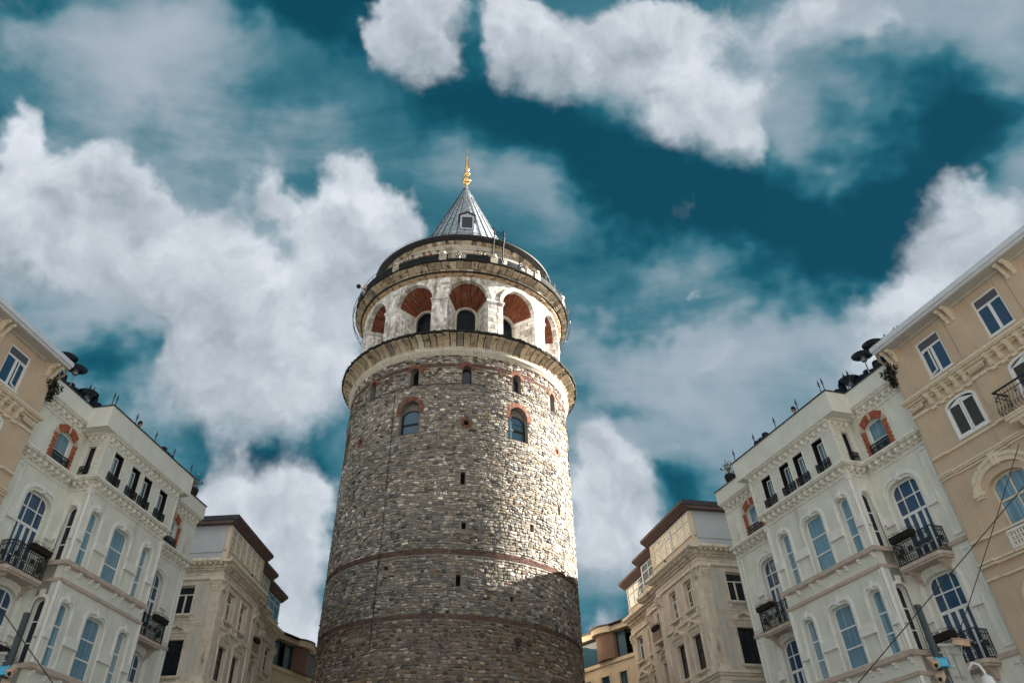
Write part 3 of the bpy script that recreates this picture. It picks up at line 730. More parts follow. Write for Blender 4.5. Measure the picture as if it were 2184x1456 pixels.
        for lo, hi in ((a+.102, m_-.083), (m_+.083, b-.102)):
            z = 14.0; t_ = min(topz(lo, a+.03, b-.03, 15.17, .6, .2), topz(hi, a+.03, b-.03, 15.17, .6, .2))-.13
            while z < t_: sl.add([(DA-.015, lo, z), (DA-.015, hi, z), (DA+.02, hi, z+.035), (DA+.02, lo, z+.035), (DA-.012, lo, z+.012), (DA-.012, hi, z+.012)], [(0,1,2,3),(4,5,2,3),(0,1,5,4)]); z += .045
        sl.build('shutter_slats', 'shutter', f)
        bk = MB(); bk.plate(i, [], DA+.025, DA+.03); bk.build('shutter_back', 'void', f)
    for zi, zt in enumerate((12.33, 8.95, 5.5)):
        for a, b in ar:
            z0 = zt-1.75 if zi == 0 else zt-2.2
            window(rt, a, b, z0, zt, .75, .32, x=DA+.18, hb=((zt-.75, .06),), vb=[((a+b)/2, z0, 99, .06)], fw=.06, frame='trim_beige')
    for a, b in ar:   # pierced interlace panels under the arched windows
        fw_ = MB()
        fw_.plate(rect(a-.1, b+.1, 10.12, 10.66), [rect(a-.04, b+.04, 10.18, 10.6)], DA-.06, DA+.002)
        for kz in (10.255, 10.39, 10.525):
            y = a
            while y < b+.02: fw_.tube([(DA-.03, y+.075*math.cos(t*math.pi/4), kz+.075*math.sin(t*math.pi/4)) for t in range(8)], .018, 4, closed=True); y += .12
        fw_.build('pierced_panel', 'trim_white', rt)
    # balcony in front of the second shuttered window
    sl = MB(); a, b, x0 = -11.2, -7.42, DA-.72
    sl.box(x0, DA-.061, a, b, 13.27, 13.36); sl.box(x0-.03, DA-.061, a-.03, b+.03, 13.361, 13.42); sl.box(x0+.06, DA-.061, a+.06, b-.06, 13.16, 13.269)
    for y in (b-.5, b-2.6):
        sl.plate([(DA-.06, 13.16), (x0+.12, 13.16), (x0+.16, 13.02), (DA-.3, 12.9), (DA-.12, 12.6), (DA-.06, 12.3)], [], y-.14, y+.14, 'y')
    so_ = sl.build('balcony', 'trim_beige', rt)
    ir = MB()
    def belly(M, L):
        b_ = MB(M); n = int(L/.13); st = L/n
        for i in range(n+1):
            y = st*i; b_.tube([(0, y, 0), (-.12, y, .08), (-.16, y, .2), (-.07, y, .42), (0, y, .6), (0, y, .84)], .011, 4)
            if i % 3 == 1:
                for k in range(6): t = k*math.pi/3; b_.tube([(-.02, y, .55), (-.03, y+.07*math.cos(t), .55+.07*math.sin(t))], .012, 3)
            if i < n: b_.tube([(-.13, y+st/2+st*.45*math.cos(t*math.pi/4), .2+st*.45*math.sin(t*math.pi/4)) for t in range(8)], .008, 3, closed=True)
        b_.box(-.03, .03, -.02, L+.02, .83, .87); b_.box(-.012, .012, 0, L, .66, .68)
        ir.add(b_.v, b_.f)
    belly(T((x0+.04, a+.04, 13.42)), b-a-.08)
    belly(T((x0+.04, b-.04, 13.42)) @ Matrix(((0,1,0,0),(-1,0,0,0),(0,0,1,0),(0,0,0,1))), .62)
    ir.build('railing', 'iron', so_)
    # downpipe at the party wall
    dp = MB(); dp.tube([(DA-.45, -3.55, 18.15), (DA-.30, -3.42, 18.0), (DA-.12, -3.46, 17.85), (DW-.10, -3.5, 17.55), (DW-.09, -3.5, 0)], .05, 8)
    for z in (16.4, 15.2, 14.0, 12.8, 11.6, 10.4, 9.2, 8.0, 6.8): dp.tube([(DW-.09, -3.5, z), (DW-.09, -3.5, z+.06)], .068, 8)
    dp.build('downpipe', 'pipe_beige', rt)
    return rt
rootA = beige_house()

# ------------------------------------------------------------------ grey corner palace
def grey_house():
    rt = empty('grey_corner_building')
    secs = [(0.0, 0.0, 6.05, 'plaster_rose'), (.75, 6.05, 9.6, 'plaster_rose'), (1.45, 9.6, 14.3, 'plaster_rose')]
    fw = MB(); side = MB(); tr = MB(); cn = MB(); at_ = MB(); rf = MB(); cp = MB()
    wl = {0: [(1.18, 2.28), (3.36, 4.38)], 1: [(7.0, 7.62+.5)], 2: [(10.6, 11.5), (12.5, 13.6)]}
    for i, (d, a, b, m_) in enumerate(secs):
        hs = []
        for (p, q) in wl[i]:
            hs += [rect(p, q, 13.88, 15.32), rect(p+.1, q+.12, 10.95, 12.64), rect(p, q, 7.4, 9.3), rect(p, q, 3.6, 5.6)]
        fw.plate(rect(a, b, 0, 16.6), hs, d, d+.4)
        if i: fw.box(d-.701+.05, d-.001, a-.2, a, 0, 16.6)
        fw.box(d+.7, 11, a+(.71 if i == 0 else 0), b, 0, 16.6)
        # entablature
        for z0, z1, p in ((15.62, 15.70, .10), (15.70, 15.84, .06), (15.84, 15.92, .09), (16.1, 16.2, .09)):
            tr.box(d-p, d+.01, a-(p if i == 0 else -.0), b+.0, z0+.001, z1-.001)
        cn.box(d-.52, d+.01, a-(.5 if i == 0 else -.0), b+.05, 16.42, 16.52); cn.box(d-.58, d-.50, a-(.56 if i == 0 else 0), b+.08, 16.47, 16.62)
        cn.box(d-.2, d+.01, a-(.2 if i == 0 else 0), b, 16.2, 16.419)
        y = a+.1
        while y < b: cn.box(d-.46, d-.2, y-.07, y+.07, 16.32, 16.419); y += .31
        # attic
        at_.box(d-.02, d+.3, a-(.0 if i == 0 else 0), b-.01, 16.63, 17.18)
        cp.box(d-.08, d+.1, a, b, 17.181, 17.23)
        n = (6, 3, 4)[i]; g0, g1 = (a+.12, 5.5) if i == 0 else (a+.25, b-.15)
        if i == 0: groups = [(g0, (g0+g1)/2-.04), ((g0+g1)/2+.04, g1)]
        else: groups = [(g0, g1)]
        for (p, q) in groups:
            nn = 3 if i < 2 else 4
            window(rt, p, q, 17.24, 18.56, x=d+.0, hb=((18.12, .06),), vb=[(p+(q-p)*k/nn, 17.24, 99, .06) for k in range(1, nn)], fw=.05, pane='pane_gold' if i == 0 else 'pane_sky', frame='frame_white', name='attic_window')
        rf.plate([(d-.42, 18.90), (d-.03, 18.62), (d+5, 18.64), (d+5, 18.95), (d-.42, 19.04)], [], a-(.35 if i == 0 else .02), b+.28, 'y')
        cn2 = (d-.35, d+.3, a-.1, b+.2)
        at_.box(d+.02, d+.28, a+.001, g0-.02, 17.231, 18.6); at_.box(d+.02, d+.28, g1+.02, b-.011, 17.231, 18.6)
    # side wall (facing the square's near end) and the attic's blank grey flank
    hs = [rect(1.46, 2.5, 13.88, 15.34), rect(1.42, 2.52, 10.92, 12.62), rect(1.42, 2.5, 7.3, 9.3)]
    hs += [[(x+3.4, z) for x, z in h] for h in hs] + [[(x+6.8, z) for x, z in h] for h in hs]
    sw = MB(); sw.plate(rect(.401, 11, 0, 16.3), hs, 0.0, .4, 'y'); sw.build('side_wall', 'plaster_grey', rt)
    sg = MB(); sg.box(.301, 11, .0, .25, 16.63, 18.62); sg.box(.302, 11, -.05, .001, 17.1, 17.18); sg.build('attic_flank', 'attic_grey', rt)
    rd = MB(); rd.box(-.43, 9, -.40, -.351, 18.80, 19.06); rd.build('roof_edge', 'roof_dark', rt)
    M2 = MR
    for z0, z1, p in ((15.62, 15.70, .10), (15.70, 15.84, .06), (15.84, 15.92, .09), (16.1, 16.2, .09)): tr.box(.0, 11, -p, -.001, z0+.002, z1-.002)
    cn.box(.0, 11, -.5, -.001, 16.42, 16.518); cn.box(.0, 11, -.56, -.5, 16.47, 16.618); cn.box(0, 11, -.2, -.001, 16.2, 16.418)
    x = .1
    while x < 11: cn.box(x-.07, x+.07, -.46, -.2, 16.32, 16.419); x += .31
    for z0, z1, p in ((10.50, 10.62, .22), (10.38, 10.5, .14), (10.2, 10.37, .07), (9.7, 9.76, .05)):
        tr.box(.0, 11, -p, -.001, z0, z1-.002)
        for i, (d, a, b, _) in enumerate(secs): tr.box(d-p, d-.001, a-(p if i == 0 else 0), b, z0, z1-.002)
    for x in np.arange(.9, 10.9, .11): tr.ball((float(x), -.02, 13.38), .035, 1, 5, 4)
    tr.box(.65, 11, -.03, -.001, 13.42, 13.46); tr.box(.65, 11, -.03, -.001, 13.28, 13.32)
    def surround(M, p, q, z0, z1, ped=False, brackets=True):
        b_ = MB(M)
        b_.plate([(p-.14, z0), (q+.14, z0), (q+.14, z1+.14), (p-.14, z1+.14)], [[(p, z0+.001), (q, z0+.001), (q, z1), (p, z1)]], -.05, .005)
        b_.plate([(p-.14, z0), (q+.14, z0), (q+.14, z1+.14), (p-.14, z1+.14)], [[(p-.09, z0+.001), (q+.09, z0+.001), (q+.09, z1+.09), (p-.09, z1+.09)]], -.075, -.051)
        b_.box(-.16, .005, p-.24, q+.24, z0-.09, z0-.001); b_.box(-.10, .005, p-.18, q+.18, z0-.14, z0-.091)
        for y in (p-.1, q+.1): b_.box(-.11, .005, y-.06, y+.06, z0-.30, z0-.141); b_.ball((-.09, y, z0-.31), .05, 1, 6, 4)
        if ped:
            zt = z1+.30; m_ = (p+q)/2; h = .40
            b_.box(-.16, .005, p-.28, q+.28, zt, zt+.07)
            b_.plate([(p-.3, zt+.071), (q+.3, zt+.071), (m_, zt+.071+h)], [[(p+.06, zt+.12), (q-.06, zt+.12), (m_, zt+h-.06)]], -.18, .005)
            b_.box(-.09, .005, p-.2, q+.2, z1+.145, zt-.002)
            for y in (p-.18, q+.18): b_.plate([(-.001, zt), (-.13, zt), (-.12, zt-.1), (-.07, zt-.2), (-.05, zt-.32), (-.001, zt-.32)], [], y-.05, y+.05, 'y')
        tr.add(b_.v, b_.f)
    for i, (d, a, b, _) in enumerate(secs):
        for (p, q) in wl[i]:
            surround(T((d, 0, 0)), p, q, 13.88, 15.32); surround(T((d, 0, 0)), p+.1, q+.12, 10.95, 12.64, True)
            surround(T((d, 0, 0)), p, q, 7.4, 9.3, True)
            window(rt, p, q, 13.88, 15.32, x=d+.15, hb=((14.88, .06),), vb=[((p+q)/2, 13.88, 14.88, .1)], fw=.07, pane='pane_gold_dark' if i == 0 else 'pane_sky', frame='trim_white')
            window(rt, p+.1, q+.12, 10.95, 12.64, x=d+.18, hb=((11.95, .03),), vb=[((p+q)/2+.1, 10.95, 12.6, .03)], fw=.03, pane='pane_dark', frame='black_paint')
            window(rt, p, q, 7.4, 9.3, x=d+.18, hb=((8.4, .03),), fw=.03, pane='pane_dark', frame='black_paint')
            tr.add([], [])
        tr.box(d-.09, d-.001, a+(1.0 if i == 0 else .2), b-.25, 13.42, 13.56)
    for k in range(3):
        o = 3.4*k
        surround(M2, 1.46+o, 2.5+o, 13.88, 15.34); surround(M2, 1.42+o, 2.52+o, 10.92, 12.62, True); surround(M2, 1.42+o, 2.5+o, 7.3, 9.3, True)
        window(rt, 1.46+o, 2.5+o, 13.88, 15.34, x=.16, M=M2, hb=((14.9, .06),), vb=[(1.98+o, 13.88, 14.9, .1)], fw=.06, pane='pane_dark', frame='trim_tan')
        window(rt, 1.42+o, 2.52+o, 10.92, 12.62, x=.2, M=M2, hb=((12.0, .03),), vb=[(1.97+o, 10.92, 12.6, .03)], fw=.03, pane='pane_dark', frame='black_paint')
    # pilasters with leafy capitals; the flank one is fluted
    pil = [(0, .02, .62), (0, 5.45, 6.03), (.75, 8.98, 9.55), (1.45, 13.7, 14.28)]
    def capital(M, a, b, z0, z1):
        b_ = MB(M); m_ = (a+b)/2
        b_.box(-.17, .0, a-.1, b+.1, z1-.07, z1-.002); b_.box(-.09, .0, a, b, z0, z1-.071); b_.box(-.11, .0, a-.03, b+.03, z0-.05, z0)
        for row, (zz, nn, o) in enumerate(((z0+.02, 4, .0), (z0+.17, 3, .05))):
            for k in range(nn):
                y = a+(b-a)*(k+.5)/nn
                b_.tube([(-.09, y, zz), (-.14-o, y, zz+.09), (-.22-o, y, zz+.15), (-.23-o, y, zz+.10)], [.055, .06, .045, .02], 5)
        for y, s_ in ((a-.03, -1), (b+.03, 1)):
            b_.tube([(-.16, y+s_*.02+.07*math.cos(t)*s_, z1-.15+.07*math.sin(t)) for t in np.linspace(0, 5.2, 9)], .028, 5)
        b_.ball((-.19, m_, z1-.09), .055, 1, 6, 5)
        pm.add(b_.v, b_.f)
    for d, a, b in pil:
        pm = MB()
        pm.box(d-.08, d-.002, a, b, 10.92, 15.05); pm.box(d-.13, d-.002, a-.05, b+.05, 10.65, 10.92); pm.box(d-.07, d-.002, a, b, 0, 10.18)
        capital(T((d, 0, 0)), a, b, 15.06, 15.62); pm.build('pilaster', 'trim_tan', rt)
    a, b = -.06, .50; pm = MB()
    for k in range(8):
        y = a + .05 + (b-a-.1)*k/7
        pm.box(y-.022, y+.022, -.085, -.002, 10.95, 15.0)
    pm.box(a, b, -.055, -.003, 10.9, 15.04); pm.box(a-.06, b+.06, -.14, -.002, 10.62, 10.9); pm.box(a, b, -.07, -.002, 0, 10.19)
    capital(M2, a+.02, b, 15.06, 15.62)
    pm.build('pilaster', 'trim_tan', rt)
    fw.build('front_wall', 'plaster_rose', rt); tr.build('moulding', 'trim_tan', rt); cn.build('bracketed_cornice', 'trim_tan', rt)
    at_.build('attic', 'cream', rt); cp.build('attic_sill', 'trim_tan', rt); rf.build('roof', 'roof_brown', rt)
    v = MB()
    v.box(.5, .69, .45, 6.0, 0, 16.5); v.box(.5, 11, .45, .69, 0, 16.5)
    for d, a, b, _ in secs[1:]: v.box(d+.5, d+.69, a+.01, b-.01, 0, 16.5)
    for d, a, b, _ in secs: v.box(d+.31, d+4.9, max(a, .26)+.01, b-.02, 16.7, 18.6)
    v.build('room_interior', 'void', rt)
    # small balconies with drooping ironwork and plants (middle section)
    for (d, p, q) in ((.75, 7.0, 8.12),):
        sl = MB(); sl.box(d-.45, d-.08, p-.2, q+.2, 13.62, 13.73); so_ = sl.build('balcony', 'trim_tan', rt)
        ir = MB(T((d-.43, p-.18, 13.73))); iron_panel(ir, None, q-p+.36, .6, gap=.12); ir.build('railing', 'pipe_beige', so_)
    return rt
rootC = grey_house()

# ------------------------------------------------------------------ building with rounded glass top floor
def round_house():
    rt = empty('rounded_glass_building')
    w = MB()
    ww = [(.7, 1.5), (2.6, 3.5), (4.7, 5.6), (6.9, 7.8)]
    w.plate(rect(-3, 10, 0, 15.0), [rect(a, b, 11.9, 14.1) for a, b in ww] + [rect(a, b, 8.2, 10.4) for a, b in ww], 0, .3)
    w.box(.6, 9, -3, 10, 0, 14.9)
    for a, b in ww:
        for z in (11.9,): w.plate(rect(a-.16, b+.16, z-.05, z+2.36), [rect(a-.02, b+.02, z, z+2.2)], -.04, .001)
    w.box(-.10, .01, -3, 10, 14.75, 14.98)
    w.build('wall', 'cream', rt)
    for a, b in ww:
        window(rt, a, b, 11.9, 14.1, x=.12, vb=[((a+b)/2, 11.9, 14.1, .04)], fw=.04, frame='black_paint', pane='pane_sky' if a < 3 else 'pane_dark')
    v = MB(); v.box(.31, .59, -2.9, 9.9, 8, 14.5); v.box(.9, 1.2, -2.9, 9.9, 15, 16.8); v.build('room_interior', 'void', rt)
    # top floor: glass bay, dark opening, rounded brown pier, glass again
    def path(o):
        pts = [(.05-o, -3.0), (.05-o, 1.55)]
        for k in range(9):
            t = math.pi*k/8; pts.append((.05-o-.55*math.sin(t), 2.55-1.0*math.cos(t)*(1+o*.3)))
        pts.append((.05-o, 3.6)); pts.append((.05-o, 10)); return pts
    for nm, o0, o1, z0, z1, mt in (('roof_band', .30, .0, 16.62, 17.0, 'cream'), ('roof_cap', .36, .0, 17.0, 17.1, 'roof_brown'), ('brown_pier', .0, 0, 15.0, 16.62, 'brown_panel')):
        m = MB()
        if nm == 'brown_pier':
            P = [(.3, 1.45)] + [(.05-.55*math.sin(math.pi*k/8), 2.5-1.05*math.cos(math.pi*k/8)) for k in range(9)] + [(.3, 3.55)]
            m.plate(P, [], z0+.002, z1-.002, 'z')
        else:
            m.plate(path(o0) + [(5, 10), (5, -3)], [], z0, z1, 'z')
        m.build(nm, mt, rt)
    gl = MB(); gl.box(.1, .12, -3, -.1, 15.0, 16.6); gl.box(.1, .12, .5, 1.40, 15.0, 16.6); gl.box(.1, .12, 3.6, 9.9, 15.0, 16.6)
    fr = MB()
    for y in (-.1, .46, 1.42, 3.57, 5.6, 7.8): fr.box(.04, .16, y-.03, y+.03, 15., 16.62)
    fr.box(.04, .17, -3, 10, 15.0, 15.05)
    f = fr.build('glazing_frame', 'black_paint', rt); gl.build('glazing', 'pane_sky', f)
    return rt
rootD = round_house()

# ------------------------------------------------------------------ place the two rows
FB[1].put(rootB); FB[1].put(rootA); FC[1].put(rootC); FD[1].put(rootD)
tag(rootB, 'white bay-fronted townhouse with blue panes on the right side of the square', 'building', 'white townhouses with a projecting bay')
tag(rootA, 'beige townhouse with shutters cut by the right edge of the photo', 'building', 'beige townhouses at the edges')
tag(rootC, 'grey corner building with golden attic windows just right of the tower', 'building', 'grey corner buildings with pilasters')
tag(rootD, 'low cream building with rounded brown pier touching the tower on its right', 'building', 'cream buildings with a rounded glass top floor')
for rt, F_s, lab in ((rootB, FB, 'white bay-fronted townhouse with blue panes on the left side of the square'),
                     (rootA, FB, 'beige townhouse with shutters cut by the left edge of the photo'),
                     (rootC, FC, 'grey corner building with golden attic windows to the left of the tower'),
                     (rootD, FD, 'low cream building with rounded brown pier touching the tower on its left')):
    c = copy_tree(rt); F_s[-1].put(c); c['label'] = lab
# ------------------------------------------------------------------ the round stone tower
TX, TY = -1.78, 52.69
tower = empty('stone_tower', (TX, TY, 0)); tower.rotation_euler = (0, R(1.72), 0)
tag(tower, 'round rubble stone tower with arched gallery and grey cone roof', 'tower')
RW_ = 8.12
rng = np.random.default_rng(5)
PAL = np.array([(.20,.19,.175),(.26,.24,.21),(.33,.30,.26),(.15,.15,.15),(.10,.105,.11),(.30,.255,.19),(.23,.19,.14),(.42,.39,.35),(.52,.49,.45),(.22,.13,.095),(.27,.20,.12),(.18,.17,.19),(.065,.065,.065)])
PAL = PAL*1.85
PAL = PAL*.86
PW = np.array([.15,.16,.14,.13,.09,.09,.08,.06,.03,.02,.03,.03,.03]); PW = PW/PW.sum()
opens = []    # (theta, half width deg, z0, z1)
def deg(w, r=8.2): return math.degrees(w/r)
smalls = [(5.4 + 25.714*k) for k in range(14)]
for t in smalls: opens.append((t, deg(.31), 27.6, 29.02, 'small'))
bigs = [(-21.3 + 51.43*k) for k in range(7)]
bigs = [t if t < 0 or t > 60 else 31.5 for t in bigs]
for t in bigs: opens.append((t, deg(.70), 24.2, 26.55, 'big'))
ports = [5.6, 58.4, -51.6, 110, 161, 212, 257]
for t in ports: opens.append((t, deg(.2), 24.58, 24.98, 'port'))
slits = [(4.8,.14,20.74,21.52), (-51.9,.14,20.85,21.5), (57.3,.16,20.45,21.0), (5.7,.13,18.1,18.5), (37.2,.15,18.6,19.05), (4.1,.13,15.0,15.6), (-41.3,.1,19.4,19.75), (-26.4,.15,16.0,16.25), (26.2,.1,14.5,14.75), (106,.14,20.7,21.5), (157,.14,20.7,21.5), (208,.14,20.7,21.5), (257,.14,20.7,21.5), (150,.14,15.,15.6), (230,.14,15.,15.6)]
for t, h, a, b in slits: opens.append((t, deg(h), a, b, 'slit'))
def blocked(th0, th1, z0, z1):
    for t, h, a, b, k in opens:
        d = ((th0+th1)/2 - t + 180) % 360 - 180
        if abs(d) < h + (th1-th0)/2 - .05 and z1 > a+.02 and z0 < b-.02:
            if k in ('small', 'big'):
                hw = h; rise = deg(.35) if k == 'small' else deg(.7)
                zt = b; e = abs(d)/hw
                if (z0+z1)/2 > b - (.31 if k == 'small' else .70)*(1-math.sqrt(max(0, 1-min(1, e)**2))) - .0: continue
            return True
        # brick rings round the arches
    return False
def ring_excl(th, z):
    for t, h, a, b, k in opens:
        if k == 'slit': continue
        d = ((th - t + 180) % 360 - 180)*math.pi/180*8.2
        if abs(d) > 1.6: continue
        if k == 'small': r = .31; zc = b-r; w = .20
        elif k == 'big': r = .70; zc = b-r; w = .28
        else: r = .2; zc = (a+b)/2; w = .17
        if k != 'port' and z < zc: continue
        rr = math.hypot(d, z-zc)
        if r-.02 < rr < r+w: return True
    return False
bands = [(16.68, 16.96), (13.34, 13.58), (28.92, 29.16)]
sv_, sf_, sc_ = [], [], []
def wob(th, z):
    k = min([1.0] + [min(abs(z-a), abs(z-b))/.5 for a, b in bands])
    a = R(th); return k*(.045*math.sin(a*8+z*.9)+.03*math.sin(a*21-z*1.7)+.02*math.sin(a*47+z*3.1))
def stone(th0, th1, z0, z1, out, col, cut=.22, base=RW_-.04):
    o = len(sv_)
    dt = (th1-th0); dz = z1-z0; g = .012
    gt = math.degrees(g/8.2)
    a0, a1, b0, b1 = th0+gt, th1-gt, z0+g, z1-g
    ct = (a1-a0)*cut; cz = (b1-b0)*(cut+.1)
    j = [random.uniform(.4, 1.5) for _ in range(8)]
    oct_ = [(a0+ct*j[0], b0), (a1-ct*j[1], b0), (a1, b0+cz*j[2]), (a1, b1-cz*j[3]), (a1-ct*j[4], b1), (a0+ct*j[5], b1), (a0, b1-cz*j[6]), (a0, b0+cz*j[7])]
    ca, cb = (a0+a1)/2, (b0+b1)/2
    tilt = random.uniform(-.018, .018); tz = random.uniform(-.3, .3)
    for r_, s_ in ((base, 1.0), (RW_+out*.62, .95), (RW_+out, .66)):
        for (t, z) in oct_:
            t2 = ca+(t-ca)*s_; z2 = cb+(z-cb)*s_
            rr = r_ + ((tilt*(t2-ca)/max(.1, dt)*2 + (z2-cb)*tz*.12) if r_ > base else 0)
            a = math.radians(t2); sv_.append((rr*math.sin(a), -rr*math.cos(a), z2 + wob(t2, z2)))
    for L in (0, 8):
        for k in range(8):
            k2 = (k+1) % 8; sf_.append((o+L+k, o+L+k2, o+L+8+k2, o+L+8+k)); sc_.append(col)
    sf_.append(tuple(o+16+k for k in range(8))); sc_.append(col)
z = 9.0
rowi = 0
while z < 29.85:
    h = random.choice((.11, .13, .14, .16, .18, .21)) * (1.15 if z < 13 else 1.0)
    nb = next((b for b in bands if b[0]-.05 < z+h and z < b[1]-.01), None)
    if nb:
        if z < nb[0]-.06: h = nb[0]-z
        else: z = nb[1]; continue
    th = random.uniform(0, 3); end = th+360
    wsc = random.uniform(.85, 1.25)
    # a few courses of paler or darker stone
    tone = 1.0 + .10*math.sin(z*1.3) + random.uniform(-.06, .06)
    while th < end-.6:
        w = random.uniform(.12, .40)*wsc
        if random.random() < .05: w *= 1.5
        dth = min(math.degrees(w/8.2), end-th)
        if end-th-dth < .8: dth = end-th
        mid = th+dth/2; dd = ((mid+180) % 360)-180
        vis = abs(dd) < 100
        if not blocked(th, th+dth, z, z+h) and not ring_excl(mid, z+h/2) and random.random() > .008:
            zz0 = z + random.uniform(-.02, .022); zz1 = z+h+random.uniform(-.03, .018)
            c = PAL[rng.choice(len(PAL), p=PW)].copy()
            p1 = math.sin(mid*.11+z*.6)+math.sin(mid*.05-z*.9+2)+.8*math.sin(mid*.23+z*1.9+1)*math.sin(z*.8-mid*.07)
            if z > 28 and random.random() < .30: c = np.array((.17,.07,.045))
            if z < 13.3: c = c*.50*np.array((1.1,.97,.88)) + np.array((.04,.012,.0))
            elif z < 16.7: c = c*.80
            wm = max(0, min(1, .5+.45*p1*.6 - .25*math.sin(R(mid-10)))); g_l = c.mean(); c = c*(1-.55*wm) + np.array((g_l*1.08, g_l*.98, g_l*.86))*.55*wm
            c = c*(tone*(1+.10*p1)*random.uniform(.72, 1.28))
            if random.random() < .06 and z > 28: c = np.array((.05,.05,.05))
            if h > .155 and random.random() < .28:
                zm = zz0+(zz1-zz0)*random.uniform(.4, .6); c2 = PAL[rng.choice(len(PAL), p=PW)]*tone*random.uniform(.8, 1.15)
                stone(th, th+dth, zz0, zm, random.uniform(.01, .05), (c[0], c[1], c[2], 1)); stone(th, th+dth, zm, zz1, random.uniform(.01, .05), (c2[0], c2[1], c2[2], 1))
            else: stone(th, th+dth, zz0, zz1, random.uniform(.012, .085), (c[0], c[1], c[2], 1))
            if random.random() < .02 and vis: pass
        th += dth
    z += h; rowi += 1
# coarse lower courses (below the photograph)
z = 0.0
while z < 9.0:
    th = random.uniform(0, 3); end = th+360; h = .45
    while th < end-2:
        dth = min(random.uniform(3.5, 6.5), end-th)
        c = (PAL[rng.choice(len(PAL), p=PW)]*.5+PAL.mean()*.25)*random.uniform(.8, 1.1); stone(th, th+dth, z, z+h, random.uniform(.02, .06), (c[0], c[1], c[2], 1), .12); th += dth
    z += h
def raw(name, vs, fs, cs, material, parent):
    me = bpy.data.meshes.new(name); me.from_pydata(vs, [], fs)
    at = me.attributes.new('col', 'FLOAT_COLOR', 'FACE'); at.data.foreach_set('color', np.asarray(cs, dtype=np.float32).ravel())
    me.materials.append(MATS[material]); o = bpy.data.objects.new(name, me); COL.objects.link(o); o.parent = parent; return o
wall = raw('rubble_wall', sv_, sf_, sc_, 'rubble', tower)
# mortar core with the openings left out
mb = MB(); dth = .5; nz = []
zs_ = sorted(set([0, 9, 14, 20, 29.9] + [q for o in opens for q in (o[2], o[3])] + [16.68, 16.96, 13.34, 13.58]))
def cyl(t, r, z): a = R(t); return (r*math.sin(a), -r*math.cos(a), z)
for i in range(len(zs_)-1):
    za, zb = zs_[i], zs_[i+1]; t = -180.
    cuts = []
    for (tt, h, a, b, k) in opens:
        if a < (za+zb)/2 < b: cuts.append((((tt+180) % 360)-180-h, ((tt+180) % 360)-180+h))
    cuts.sort(); edges = []; c = -180.
    for a, b in cuts: edges.append((c, a)); c = b
    edges.append((c, 180.))
    for a, b in edges:
        n = max(1, int((b-a)/3)); 
        for k in range(n):
            p, q = a+(b-a)*k/n, a+(b-a)*(k+1)/n
            mb.add([cyl(p, RW_, za), cyl(q, RW_, za), cyl(q, RW_, zb), cyl(p, RW_, zb)], [(0,1,2,3)])
mb.build('mortar_core', 'mortar', tower)
# openings: reveals, windows, brick rings
br = MB(); brc = []
def brickbox(t0, t1, z0, z1, out, r0=RW_-.03):
    vs = [cyl(t, r, z) for z in (z0, z1) for (t, r) in ((t0, r0), (t1, r0), (t1, RW_+out), (t0, RW_+out))]
    br.add(vs, [(0,1,2,3),(7,6,5,4),(0,4,5,1),(1,5,6,2),(2,6,7,3),(3,7,4,0)])
    b = random.uniform(.8, 1.7); c = (.15*b, .078*b, .060*b, 1) if random.random() > .22 else (.12, .07, .055, 1)
    brc.extend([c]*6)
def ringbrick(t, zc, r0, r1, a0, a1, out=.05):
    def P(r, a, q): return cyl(t+math.degrees(r*math.cos(a)/8.2), q, zc + r*math.sin(a))
    vs = [P(r, a, q) for q in (RW_-.03, RW_+out) for (r, a) in ((r0, a0), (r0, a1), (r1, a1), (r1, a0))]
    br.add(vs, [(0,1,2,3),(7,6,5,4),(0,4,5,1),(1,5,6,2),(2,6,7,3),(3,7,4,0)])
    b = random.uniform(.8, 1.6); brc.extend([(.22*b, .095*b, .065*b, 1)]*6)
